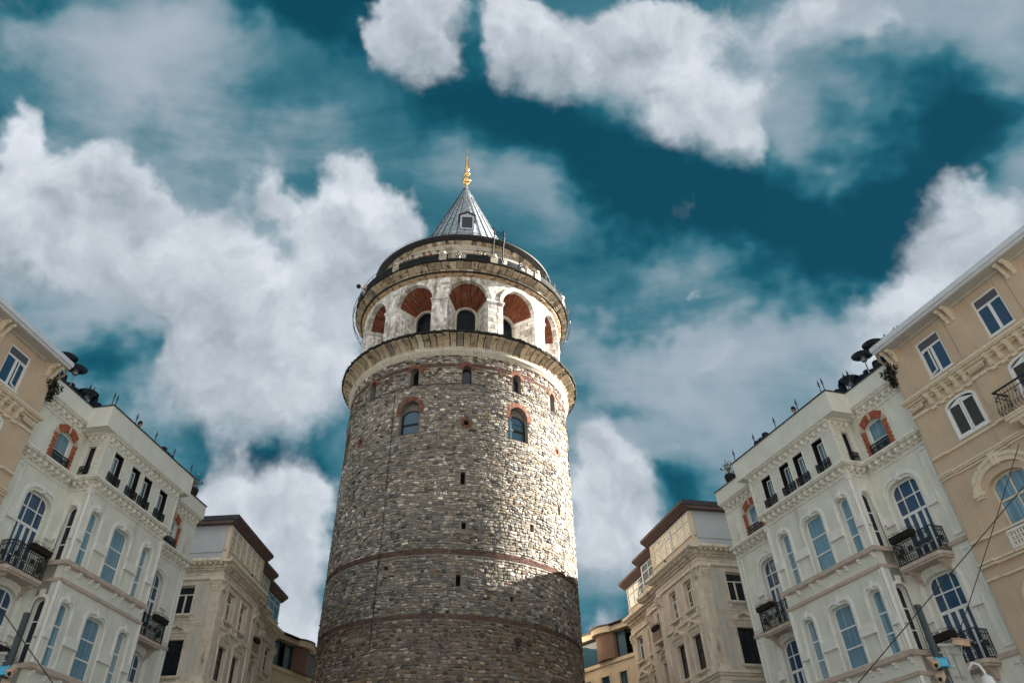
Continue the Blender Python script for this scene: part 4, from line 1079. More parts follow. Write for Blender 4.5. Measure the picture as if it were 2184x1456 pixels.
for (t, h, a, b, k) in opens:
    D_ = .55 if k in ('small', 'big') else .35
    hw = h*8.2*math.pi/180
    Mt = Matrix.Rotation(R(t), 4, 'Z')
    # local: x tangential, y outward negative (r = -y)
    y0, y1 = -RW_+.0, -RW_+D_
    r_ = MB(Mt)
    if k in ('small', 'big'):
        o = arch(-hw, hw, a, b, hw, hw, 7)
        n = len(o)
        vs = [(p[0], y0-.02, p[1]) for p in o] + [(p[0]*.96, y1, p[1]) for p in o]
        r_.add(vs, [(i, (i+1) % n, (i+1) % n+n, i+n) for i in range(n)])
        # spandrels
        for s_ in (-1, 1):
            q = [p for p in o if p[0]*s_ >= -1e-6 and p[1] >= b-hw-.001]
            q = sorted(q, key=lambda p: p[1])
            r_.plate(q + [(hw*s_*1.02, b+.01)] if True else q, [], y0-.02, y0+.06, 'y')
    else:
        for x0, x1, z0, z1 in ((-hw-.03, -hw, a, b), (hw, hw+.03, a, b)): r_.box(x0, x1, y0-.0, y1, z0, z1)
        r_.box(-hw, hw, y0, y1, b, b+.03); r_.box(-hw, hw, y0, y1, a-.03, a)
    ro_ = r_.build('wall_opening', 'mortar', tower)
    v_ = MB(Mt); v_.box(-hw-.05, hw+.05, y1, y1+.02, a-.05, b+.05); v_.build('dark_back', 'void', ro_)
    if k == 'small':
        for i in range(13):
            a0 = math.pi*(i+.08)/13; a1 = math.pi*(i+.9)/13; ringbrick(t, b-hw, hw+.0, hw+.26, a0-.1, a1-.1)
    elif k == 'big':
        for i in range(27):
            a0 = (math.pi+.5)*(i+.1)/27-.25; a1 = (math.pi+.5)*(i+.88)/27-.25; ringbrick(t, b-hw, hw+.0, hw+.30, a0, a1)
        if abs(t) < 100:
            f = MB(Mt)
            zt = b-.55
            f.plate(arch(-hw+.02, hw-.02, a+.02, zt, hw-.02, .5), [arch(-hw+.11, hw-.11, a+.1, zt-.08, hw-.11, .42)], -RW_+.30, -RW_+.38, 'y')
            f.box(-hw+.1, hw-.1, -RW_+.31, -RW_+.37, a+.72, a+.86); f.box(-hw+.1, hw-.1, -RW_+.33, -RW_+.36, a+1.25, a+1.28) if t > 0 else None
            fo = f.build('arched_window', 'black_paint', tower)
            g_ = MB(Mt); g_.plate(arch(-hw+.1, hw-.1, a+.08, zt-.07, hw-.1, .42), [], -RW_+.345, -RW_+.35, 'y'); g_.build('pane', 'pane_sky', fo)
            s_ = MB(Mt); o = arch(-hw+.0, hw-.0, zt-.5, b-.02, hw, hw, 7); s_.plate([(hw-.01, zt-.45)] + [(hw*.72, zt-.14), (0, zt-.0), (-hw*.72, zt-.14), (-hw+.01, zt-.45), (-hw+.01, b-hw), (-hw*.7, b-hw*.32), (0, b-.01), (hw*.7, b-hw*.32), (hw-.01, b-hw)], [], -RW_+.36, -RW_+.42, 'y')
            s_.build('tympanum', 'mortar', fo)
    elif k == 'port':
        for i in range(16): ringbrick(t, (a+b)/2, .17, .36, math.tau*(i+.1)/16, math.tau*(i+.85)/16)
    if k == 'small' and abs(t) < 100:
        fo = MB(Mt); fo.plate(arch(-hw+.02, hw-.02, a, b-.25, hw-.02, .3), [arch(-hw+.06, hw-.06, a+.04, b-.3, hw-.06, .26)], -RW_+.34, -RW_+.38, 'y')
        fo = fo.build('slit_window', 'black_paint', tower); g_ = MB(Mt); g_.plate(arch(-hw+.05, hw-.05, a+.04, b-.28, hw-.05, .27), [], -RW_+.36, -RW_+.365, 'y'); g_.build('pane', 'pane_dark', fo)
for (z0, z1) in bands:
    n = 4 if z1 < 20 else 3; h = (z1-z0)/n
    for i in range(n):
        t = (i % 2)*.9
        while t < 359.5:
            w = min(1.75 if z1 < 20 else 1.9, 360.5-t)
            if not (z1 > 20 and blocked(t, t+w, z0+i*h, z0+(i+1)*h)): brickbox(t+.12, t+w-.12, z0+i*h+.018, z0+(i+1)*h-.012, random.uniform(.02, .045))
            t += w
bo = br.build('brickwork', 'tower_brick', tower, cols=brc)
# cable slung round the wall below the small windows
cbm = MB(); pts = [cyl(t, 8.25, 27.62 + .10*abs(math.sin(R((t-5.4)*7)))*-1 + .0) for t in np.arange(-180, 180, 3)]
cbm.tube(pts, .022, 4, closed=True)
for t0, za, zb in ((-30, 12, 27.5),): cbm.tube([cyl(t0, 8.22, za), cyl(t0+.6, 8.22, (za+zb)/2), cyl(t0, 8.22, zb)], .018, 4)
cbm.build('wall_cable', 'cable', tower)

# lower cornice: white roll, cavetto of carved blocks, mossy lip
m = MB(); m.lathe([(8.1, 29.75), (8.26, 29.80), (8.28, 29.95), (8.36, 30.0), (8.42, 30.08), (8.40, 30.2), (8.2, 30.24)], 180); m.build('roll_moulding', 'marble_trim', tower, smooth=True)
cb_ = MB(); cc = []
def blocks(n, profile, gap, zj, cols, jitter=.02, back=.25, t_off=0, alt=0.):
    """a ring of n blocks whose outer face follows the profile [(r, z)...]"""
    global cc
    for k in range(n):
        w = 360./n; t0 = t_off + w*k + gap*random.uniform(.3, 1.2); t1 = t_off + w*(k+1) - gap*random.uniform(.3, 1.2)
        j = random.uniform(-jitter, jitter) - (alt if k % 2 else 0); dz = random.uniform(-zj, zj)
        vs = []; L = len(profile)
        for t in (t0, t1):
            for (r, z) in profile: vs.append(cyl(t, r+j, z+dz*.3))
            for (r, z) in reversed(profile): vs.append(cyl(t, r-back, z))
        fs = []; M_ = 2*L
        for i in range(M_): fs.append((i, (i+1) % M_, (i+1) % M_+M_, i+M_))
        for i in range(L-1): fs.append((i, i+1, M_-2-i, M_-1-i)); fs.append((M_+i, M_+M_-1-i, M_+M_-2-i, M_+i+1))
        cb_.add(vs, fs); c = cols[random.randrange(len(cols))] if random.random() < .45 else cols[0]; b = random.uniform(.95, 1.55)
        cc.extend([(c[0]*b, c[1]*b, c[2]*b, 1)]*len(fs))
TAN = [(.37,.30,.21), (.33,.28,.21), (.43,.38,.30), (.25,.21,.16), (.29,.23,.16), (.15,.13,.11)]
blocks(120, [(8.18, 30.24), (8.24, 30.33), (8.27, 30.44)], .05, .0, [(.50,.46,.38), (.44,.39,.30)], .01)
blocks(112, [(8.27, 30.46), (8.32, 30.6), (8.48, 30.8), (8.72, 30.94), (8.98, 31.02), (9.02, 31.12)], .30, .05, TAN, .035, alt=.04)
cb_.build('carved_cavetto', 'corbel_stone', tower, cols=cc)
m = MB(); m.lathe([(8.0, 30.2), (8.12, 30.5), (8.40, 30.86), (8.9, 31.05)], 120); m.build('cavetto_backing', 'moss_black', tower)
m = MB(); vs = []
prof = []
for k in range(360):
    j = random.uniform(-.035, .035); vs += [cyl(k, 8.9, 31.08+j*.5), cyl(k, 9.10+j, 31.10+j), cyl(k, 9.13+j, 31.24+j*.6), cyl(k, 8.95, 31.33+j), cyl(k, 7.6, 31.36)]
fs = [(k*5+i, ((k+1) % 360)*5+i, ((k+1) % 360)*5+i+1, k*5+i+1) for k in range(360) for i in range(4)]
m.add(vs, fs); m.build('mossy_lip', 'moss_black', tower)

# gallery: ashlar drum with fourteen deep arched recesses
GR, GZ0, GZ1 = 8.0, 31.3, 36.75
NB = 12; STEP = 360./NB; C0 = 4.9
AW, AZ = 1.50, 34.90           # half width, springing
gm = MB(); gcol = []; vm = MB(); vcol = []; gw = MB()
def gadd(vs, fs, c): gm.add(vs, fs); gcol.extend([c]*len(fs))
def mcol():
    b = random.uniform(.78, 1.12); q = random.random()
    return (b*.98, b*.96, b*.92, 1) if q > .12 else (b*.62, b*.58, b*.52, 1)
def ashlar(t0, t1, z0, z1, r, h=.24, w=.5, skip=None):
    """courses of blocks on the cylinder; skip(t, z)->True leaves out, clipped finely near the arch"""
    n = max(1, round((z1-z0)/h)); hh = (z1-z0)/n
    for i in range(n):
        t = t0; first = True
        while t < t1-1e-4:
            dw = math.degrees(w*random.uniform(.7, 1.35)/r)
            if first and i % 2: dw *= .5
            first = False
            e = min(t+dw, t1)
            if t1-e < .8: e = t1
            zz0, zz1 = z0+i*hh, z0+(i+1)*hh
            c = mcol(); out = random.uniform(-.006, .01)
            # cut into slivers so the arch edge can clip them
            ns = max(1, int((e-t)/.45)) if skip else 1
            for k in range(ns):
                a, b = t+(e-t)*k/ns, t+(e-t)*(k+1)/ns
                lo0 = max(zz0, skip(a)) if skip else zz0; lo1 = max(zz0, skip(b)) if skip else zz0
                if lo0 >= zz1-.005 and lo1 >= zz1-.005: continue
                lo0 = min(lo0, zz1-.004); lo1 = min(lo1, zz1-.004)
                ga = .035 if k == 0 else 0; gb = .035 if k == ns-1 else 0
                zt = zz1-.010
                if zt <= max(lo0, lo1)+.004: continue
                vs = [cyl(a+ga, r+out, lo0), cyl(b-gb, r+out, lo1), cyl(b-gb, r+out, zt), cyl(a+ga, r+out, zt),
                      cyl(a+ga, r-.04, lo0), cyl(b-gb, r-.04, lo1), cyl(b-gb, r-.04, zt), cyl(a+ga, r-.04, zt)]
                gadd(vs, [(0,1,2,3), (3,2,6,7), (0,4,5,1), (0,3,7,4), (1,5,6,2)], c)
            t = e
hdeg = math.degrees(AW/GR)
for k in range(NB):
    c0 = C0 + STEP*k
    def archlow(t, c=c0):
        d = R(((t-c+180) % 360)-180)*GR
        if abs(d) >= AW+.24: return AZ
        return AZ + math.sqrt(max(0, (AW+.24)**2-d*d))
    # spandrel over the bay
    ashlar(c0-STEP/2, c0+STEP/2, AZ, GZ1, GR, .225, .42, skip=archlow)
    # archivolt voussoirs
    nv = 13
    for i in range(nv):
        a0, a1 = math.pi*(i+.04)/nv, math.pi*(i+.96)/nv
        P = lambda r, a, q: cyl(c0+math.degrees(r*math.cos(a)/GR), q, AZ+r*math.sin(a))
        r0, r1 = AW-.0, AW+.235
        am = (a0+a1)/2
        q = [(r0, a0), (r0, am), (r0, a1), (r1, a1), (r1, am), (r1, a0)]
        vs = [P(r, a, GR+.045) for r, a in q] + [P(r, a, GR-.35) for r, a in q]
        gadd(vs, [(0,1,4,5), (1,2,3,4), (0,6,7,1), (1,7,8,2), (3,9,10,4), (4,10,11,5)], mcol())
        q = [(r1, a0), (r1, am), (r1, a1), (r1+.05, a1), (r1+.05, am), (r1+.05, a0)]
        vs = [P(r, a, GR+.075) for r, a in q] + [P(r, a, GR) for r, a in q]
        gadd(vs, [(0,1,4,5), (1,2,3,4), (0,6,7,1), (1,7,8,2), (3,9,10,4), (4,10,11,5)], mcol())
    # pier shaft to the right of this bay
    p0, p1 = c0+hdeg, c0+STEP-hdeg
    ashlar(p0, p1, GZ0+.22, AZ-.36, GR, .29, .36)
    gadd([cyl(p0-.3, GR+.07, GZ0), cyl(p1+.3, GR+.07, GZ0), cyl(p1+.3, GR+.07, GZ0+.2), cyl(p0-.3, GR+.07, GZ0+.2), cyl(p0-.3, GR-.1, GZ0), cyl(p1+.3, GR-.1, GZ0), cyl(p1+.3, GR-.1, GZ0+.2), cyl(p0-.3, GR-.1, GZ0+.2)],
         [(0,1,2,3), (3,2,6,7), (0,3,7,4), (1,5,6,2)], mcol())
    # recess: jambs converge inward
    IR, IW, IZ = 6.15, .88, 34.42
    ih = math.degrees(IW/IR)
    for s_ in (-1, 1):
        n = 12; zj = [GZ0 + (AZ-GZ0)*i/n for i in range(n+1)]
        for i in range(n):
            for jx in range(3):
                f0, f1 = jx/3, (jx+1)/3
                if (i % 2): f0, f1 = max(0, f0-.16), (min(1, f1-.16) if jx < 2 else 1)
                def J(f, z): return cyl(c0+s_*(hdeg*GR/GR*(1-f)+ih*f), GR-.0+(IR-GR)*f, z)
                gadd([J(f0+.012, zj[i]+.008), J(f1-.012, zj[i]+.008), J(f1-.012, zj[i+1]-.008), J(f0+.012, zj[i+1]-.008)], [(0,1,2,3)], mcol())
        # impost moulding along face and jamb
        for o, z0, z1 in ((.10, AZ-.14, AZ-.02), (.06, AZ-.24, AZ-.141), (.03, AZ-.34, AZ-.241)):
            def K(f, ex, z):
                tt = c0+s_*(hdeg*(1-f)+ih*f) - s_*math.degrees(ex/(GR+(IR-GR)*f)); return cyl(tt, GR+(IR-GR)*f, z)
            vs = [K(0, o, z0), K(1, o, z0), K(1, o, z1), K(0, o, z1), K(0, 0, z0), K(1, 0, z0), K(1, 0, z1), K(0, 0, z1)]
            gadd(vs, [(0,1,2,3), (0,4,5,1), (3,2,6,7), (0,3,7,4)], mcol())
            if s_ > 0:
                t0_, t1_ = p0-math.degrees(o/GR), p1+math.degrees(o/GR)
                vs = [cyl(t, r, z) for z in (z0, z1) for t, r in ((t0_, GR), (t1_, GR), (t1_, GR+o), (t0_, GR+o))]
                gadd(vs, [(0,1,2,3), (4,7,6,5), (2,3,7,6), (0,3,7,4), (1,2,6,5)], mcol())
    # brick vault, splayed: bricks run inward
    nv = 60; nd = 4
    for i in range(nv):
        a0, a1 = math.pi*(i+.07)/nv, math.pi*(i+.93)/nv
        for d in range(nd):
            if random.random() < .012: continue
            f0, f1 = (d+.02)/nd, (d+.98)/nd
            sh_ = (i % 2)*.5/nd
            f0 = min(1, f0+sh_ if d else 0); f1 = min(1, f1+sh_)
            def V(f, a, o=0):
                rr = (AW-.01)*(1-f)+IW*f - o; zc = AZ*(1-f)+IZ*f; rad = GR-.33+(IR-GR+.33)*f
                return cyl(c0+math.degrees(rr*math.cos(a)/rad), rad, zc+rr*math.sin(a))
            e = random.uniform(0, .028)
            vm.add([V(f0, a0, e), V(f1, a0, e), V(f1, a1, e), V(f0, a1, e)], [(0,1,2,3)])
            b = random.uniform(.55, 1.25); q = random.random(); vcol.append((.30*b, .095*b, .05*b, 1) if q > .07 else ((.30, .20, .15, 1) if q > .03 else (.05, .04, .035, 1)))
    m_ = MB(); L = 24
    vs = [V(f, math.pi*i/L, -.02) for f in (0, 1) for i in range(L+1)]
    vs = [Vector(v) for v in vs]
    vm.add(vs, [(i, i+1, L+2+i, L+1+i) for i in range(L)]); vcol.extend([(.06, .03, .022, 1)]*L)
    # back wall with arched window
    Mt = Matrix.Rotation(R(c0), 4, 'Z')
    gw_ = MB(Mt); HW = .70
    gw_.plate([(-1.1, GZ0), (1.1, GZ0), (1.1, 35.6), (-1.1, 35.6)], [arch(-HW, HW, GZ0+.75, 35.10, HW, HW, 7)], -IR, -IR+.25, 'y')
    gw_.plate(arch(-HW-.14, HW+.14, GZ0+.6, 35.24, HW+.14, HW+.14, 8), [arch(-HW, HW, GZ0+.75, 35.10, HW, HW, 8)], -IR-.07, -IR-.002, 'y')
    gw_.box(-.88, .88, -GR+.02, -IR, GZ0+.0, GZ0+.06)
    gw.add(gw_.v, gw_.f)
    dd = ((c0+180) % 360)-180
    if abs(dd) < 100:
        fo = MB(Mt); fo.plate(arch(-HW+.003, HW-.003, GZ0+.75, 35.097, HW-.003, HW-.003, 7), [arch(-HW+.06, HW-.06, GZ0+.81, 35.04, HW-.06, HW-.06, 7)], -IR+.12, -IR+.18, 'y')
        fo.box(-.02, .02, -IR+.125, -IR+.17, GZ0+.8, 34.84); fo.box(-HW+.05, HW-.05, -IR+.125, -IR+.17, 34.1, 34.14)
        fo = fo.build('gallery_window', 'black_paint', tower)
        g_ = MB(Mt); g_.plate(arch(-HW+.05, HW-.05, GZ0+.8, 35.05, HW-.05, HW-.05, 7), [], -IR+.14, -IR+.145, 'y'); g_.build('pane', 'pane_black', fo)
gm.build('gallery_ashlar', 'marble', tower, cols=gcol)
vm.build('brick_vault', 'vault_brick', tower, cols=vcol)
gw.build('recess_wall', 'marble_trim', tower)
m = MB()
# solid backing of the drum behind the ashlar (piers and spandrels)
for k in range(NB):
    c0 = C0+STEP*k
    p0, p1 = c0+hdeg, c0+STEP-hdeg
    m.add([cyl(p0+.15, GR-.035, GZ0), cyl(p1-.15, GR-.035, GZ0), cyl(p1-.15, GR-.035, AZ), cyl(p0+.15, GR-.035, AZ)], [(0,1,2,3)])
    n = 24
    for i in range(n):
        a, b = c0-STEP/2+STEP*i/n, c0-STEP/2+STEP*(i+1)/n
        def lo(t):
            d = R(t-c0)*GR
            return AZ if abs(d) >= AW+.1 else AZ+math.sqrt((AW+.1)**2-d*d)
        m.add([cyl(a, GR-.035, lo(a)), cyl(b, GR-.035, lo(b)), cyl(b, GR-.035, GZ1+.1), cyl(a, GR-.035, GZ1+.1)], [(0,1,2,3)])
m.lathe([(5.8, 31.2), (5.8, 37.0)], 60)
m.build('drum_core', 'mortar', tower)

# upper cornice and viewing terrace
m = MB(); m.lathe([(7.95, 36.72), (8.10, 36.75), (8.12, 36.82), (8.24, 36.84), (8.28, 36.90), (8.1, 36.97)], 180); m.build('roll_moulding', 'corbel_plain', tower, smooth=True)
m = MB(); m.lathe([(8.32, 36.95), (8.40, 36.98), (8.38, 37.05), (8.2, 37.06)], 180); m.build('dark_fillet', 'moss_black', tower)
cb_ = MB(); cc = []
blocks(100, [(8.16, 37.05), (8.23, 37.12), (8.28, 37.30)], .2, .02, TAN, .035)
blocks(96, [(8.30, 37.33), (8.46, 37.45), (8.64, 37.55), (8.80, 37.62)], .22, .04, TAN, .045, t_off=2)
cb_.build('carved_cavetto', 'corbel_stone', tower, cols=cc)
m = MB(); m.lathe([(8.0, 36.95), (8.14, 37.3), (8.5, 37.60), (8.8, 37.68), (8.90, 37.72), (8.90, 37.80), (8.62, 37.82), (8.46, 37.5), (6.7, 37.5)], 150); m.build('terrace_floor', 'moss_black', tower)
pr = MB()
pcs = [(-8.5, 1.6), (17.0, 1.6), (42.5, 1.6), (-34.2, 1.6), (-60, 1.6), (68, 1.6)]
t = -180.
opensP = [(-6.2, 3.2), (19.5, 24.5), (31, 41)]
while t < 180:
    if not any(a < t+1.5 < b for a, b in opensP):
        pr.add([cyl(t, 8.86, 37.78), cyl(t+3.0, 8.86, 37.78), cyl(t+3.0, 8.88, 38.28), cyl(t, 8.88, 38.28), cyl(t, 8.80, 37.78), cyl(t+3.0, 8.80, 37.78), cyl(t+3.0, 8.82, 38.28), cyl(t, 8.82, 38.28)], [(0,1,2,3), (7,6,5,4), (3,2,6,7), (0,4,5,1)])
    t += 3.0
pr.build('parapet_screen', 'screen_black', tower)
rl = MB()
for zz, r_ in ((38.72, .02), (38.34, .03), (37.84, .03)): rl.tube([cyl(t, 8.87, zz) for t in np.arange(-180, 180, 3)], r_, 4, closed=True)
for t in np.arange(-180, 180, 8.5): rl.tube([cyl(t, 8.87, 37.8), cyl(t, 8.87, 38.74)], .018, 4)
for t in np.arange(-180, 180, 1.2):
    if any(a < t < b for a, b in opensP):
        rl.tube([cyl(t, 8.87, 37.8), cyl(t+1.1, 8.87, 38.3)], .014, 3); rl.tube([cyl(t+1.1, 8.87, 37.8), cyl(t, 8.87, 38.3)], .014, 3)
rl.build('railing', 'iron', tower)
for t, h in pcs:   # stone posts with domed caps
    M_ = Matrix.Rotation(R(t), 4, 'Z') @ T((0, -8.84, 0)); b_ = MB(M_)
    for k in range(4): b_.box(-.28-.02*(k % 2), .28+.02*(k % 2), -.10, .12, 37.72+k*.17, 37.84+k*.17)
    b_.ball((0, 0, 38.40), .24, .9, 10, 6); b_.build('parapet_post', 'marble_trim', tower)
ob = MB()   # outer guard rails bowing out on both flanks
for s_ in (-1, 1):
    for zz, rr in ((37.75, 9.12), (37.35, 9.05)):
        ob.tube([cyl(t, rr, zz) for t in (np.arange(56, 112, 3)*s_)], .025, 4)
    for t in np.arange(56, 112, 9): ob.tube([cyl(t*s_, 8.8, 37.7), cyl(t*s_, 9.12, 37.75), cyl(t*s_, 9.05, 37.35), cyl(t*s_, 8.7, 36.9)], .018, 4)
ob.build('outer_guard_rail', 'iron', tower)
fl = MB(); fl.tube([cyl(-58, 8.9, 37.8), cyl(-58, 9.5, 37.9)], .03, 5); fl.ball(cyl(-58, 9.6, 37.92), .19, 1, 8, 6); fl.build('floodlight', 'black_paint', tower)

# upper drum, its windows and eaves
UR = 6.85
ud = MB()
ud.lathe([(UR, 37.8), (UR, 40.62), (UR+.06, 40.66), (UR+.12, 40.8), (UR+.10, 40.86)], 120)
ud.build('upper_drum', 'marble_trim', tower)
cb_ = MB(); cc = []
blocks(110, [(UR+.08, 40.8), (UR+.2, 40.9), (UR+.32, 41.0), (UR+.36, 41.08)], .1, .02, TAN, .015)
cb_.build('eave_cornice', 'corbel_stone', tower, cols=cc)
cpb = MB(); ab = MB(); wb = MB()
for k in range(14):
    t = -8 + STEP*k
    M_ = Matrix.Rotation(R(t), 4, 'Z') @ T((0, -UR, 0)); b_ = MB(M_)
    b_.box(-.24, .24, -.16, .02, 40.45, 40.6); b_.box(-.20, .20, -.10, .02, 40.3, 40.449); b_.box(-.14, .14, -.06, .02, 37.8, 40.299); cpb.add(b_.v, b_.f)
    M_ = Matrix.Rotation(R(t+STEP/2), 4, 'Z') @ T((0, -UR, 0))
    b_ = MB(M_); b_.plate(arch(-.62, .62, 37.8, 39.75, .62, .6), [arch(-.5, .5, 37.81, 39.62, .5, .5)], -.07, .03, 'y'); ab.add(b_.v, b_.f)
    b_ = MB(M_); b_.plate(arch(-.5, .5, 37.81, 39.62, .5, .5), [], -.02, -.015, 'y'); wb.add(b_.v, b_.f)
cpb.build('drum_pilaster', 'marble_trim', tower); ab.build('window_arch', 'corbel_stone', tower, cols=[(.35,.2,.13,1)]*len(ab.f)); wb.build('drum_window', 'pane_dark', tower)
m = MB(); m.lathe([(7.0, 41.10), (7.5, 41.15), (7.70, 41.20), (7.73, 41.28), (7.68, 41.34), (7.3, 41.42)], 150); m.build('roof_lip', 'roof_dark', tower)
er = MB(); er.tube([cyl(t, 7.66, 41.50) for t in np.arange(-180, 180, 4)], .018, 4, closed=True)
for t in np.arange(-180, 180, 12): er.tube([cyl(t, 7.66, 41.34), cyl(t, 7.66, 41.5)], .014, 3)
er.build('eave_rail', 'iron', tower)
# lead cone
BZ, BR, AZ2 = 41.46, 5.45, 54.35
def cone_r(z): f = (z-BZ)/(AZ2-BZ); return BR*(1-f)**1.02 + .10*f
m = MB(); m.lathe([(7.3, 41.42), (BR-.02, 41.60)], 72); m.build('roof_walk', 'lead', tower)
m = MB(); zz = [BZ+(AZ2-BZ)*i/40 for i in range(41)]
m.lathe([(cone_r(z), z) for z in zz], 72); m.build('cone_roof', 'lead', tower, smooth=True)
sm = MB()
for k in range(36):
    t = k*10 + 2
    sm.tube([cyl(t, cone_r(z)+.03, z) for z in (zz[0], zz[20], zz[33 if k % 2 else 39])], [.035, .03, .02], 4)
for i, z in enumerate(np.arange(42.6, 53.8, .92)):
    for k in range(36):
        if (k*7+i*3) % 11 == 0: continue
        o = (k % 2)*.30 + (i % 3)*.05
        t = k*10+2; sm.tube([cyl(t+.3, cone_r(z+o)+.012, z+o), cyl(t+5, cone_r(z+o)+.012+.0, z+o-.02), cyl(t+9.7, cone_r(z+o)+.012, z+o)], .016, 4)
sm.build('lead_seam', 'lead_seam', tower)
# dormer hatch
dz = 45.2; dt = 4.5; dr = cone_r(dz)-.05
M_ = Matrix.Rotation(R(dt), 4, 'Z')
d_ = MB(M_); y0 = -dr-.18
d_.plate([(-.62, dz), (.62, dz), (.62, dz+1.55), (0, dz+1.9), (-.62, dz+1.55)], [rect(-.46, .46, dz+.14, dz+1.42)], y0, y0+.1, 'y')
d_.plate([(-.62, dz), (-.5, dz), (-.5, dz+1.55), (-.62, dz+1.55)], [], y0+.101, y0+1.6, 'y'); d_.plate([(.5, dz), (.62, dz), (.62, dz+1.55), (.5, dz+1.55)], [], y0+.101, y0+1.6, 'y')
dob = d_.build('dormer', 'lead', tower)
d_ = MB(M_); d_.plate([(-.78, dz+1.53), (0, dz+1.96), (.78, dz+1.53), (.78, dz+1.60), (0, dz+2.05), (-.78, dz+1.60)], [], y0-.12, y0+1.9, 'y'); d_.build('dormer_roof', 'lead_seam', dob)
d_ = MB(M_); d_.box(-.47, .47, y0+.06, y0+.08, dz+.12, dz+1.45); d_.build('dormer_glass', 'pane_dark', dob)
# gilt finial
def sp(r, c, n=14): return [(max(.001, r*math.sin(math.pi*i/n)), c-r*math.cos(math.pi*i/n)) for i in range(n+1)]
fin = [(.16, 54.2), (.18, 54.45), (.12, 54.6)] + [p for p in sp(.47, 55.2)][2:-2] + [(.17, 55.72), (.2, 55.82)] + sp(.34, 56.15)[2:-2] + [(.16, 56.55), (.26, 56.75), (.24, 57.1), (.16, 58.2), (.09, 58.6), (.13, 58.7), (.08, 58.8), (.10, 59.1), (.07, 59.2), (.09, 59.7), (.05, 59.9), (.005, 59.95)]
m = MB(); m.lathe(fin, 24); m.build('gilt_finial', 'gold', tower, smooth=True)
# roof ladder curving over the eaves
ld = MB(); lt = 22.5
for s_ in (-1, 1):
    o = s_*.42
    P = [(lt, UR+.55, 37.9), (lt, UR+.7, 39.0), (lt, 7.75, 40.6), (lt, 7.98, 41.4), (lt, 7.9, 42.1), (lt, 7.6, 42.5)]
    ld.tube([cyl(t+math.degrees(o/r), r, z) for t, r, z in P], .055, 5)
P2 = [(7.40, 37.9), (7.55, 39.0), (7.75, 40.6), (7.98, 41.4), (7.9, 42.1)]
for i in range(17):
    f = i/17*4; a = int(f); q = f-a; r = P2[a][0]*(1-q)+P2[a+1][0]*q; z = P2[a][1]*(1-q)+P2[a+1][1]*q
    ld.tube([cyl(lt-math.degrees(.42/r), r, z), cyl(lt+math.degrees(.42/r), r, z)], .03, 4)
ld.build('roof_ladder', 'black_paint', tower)
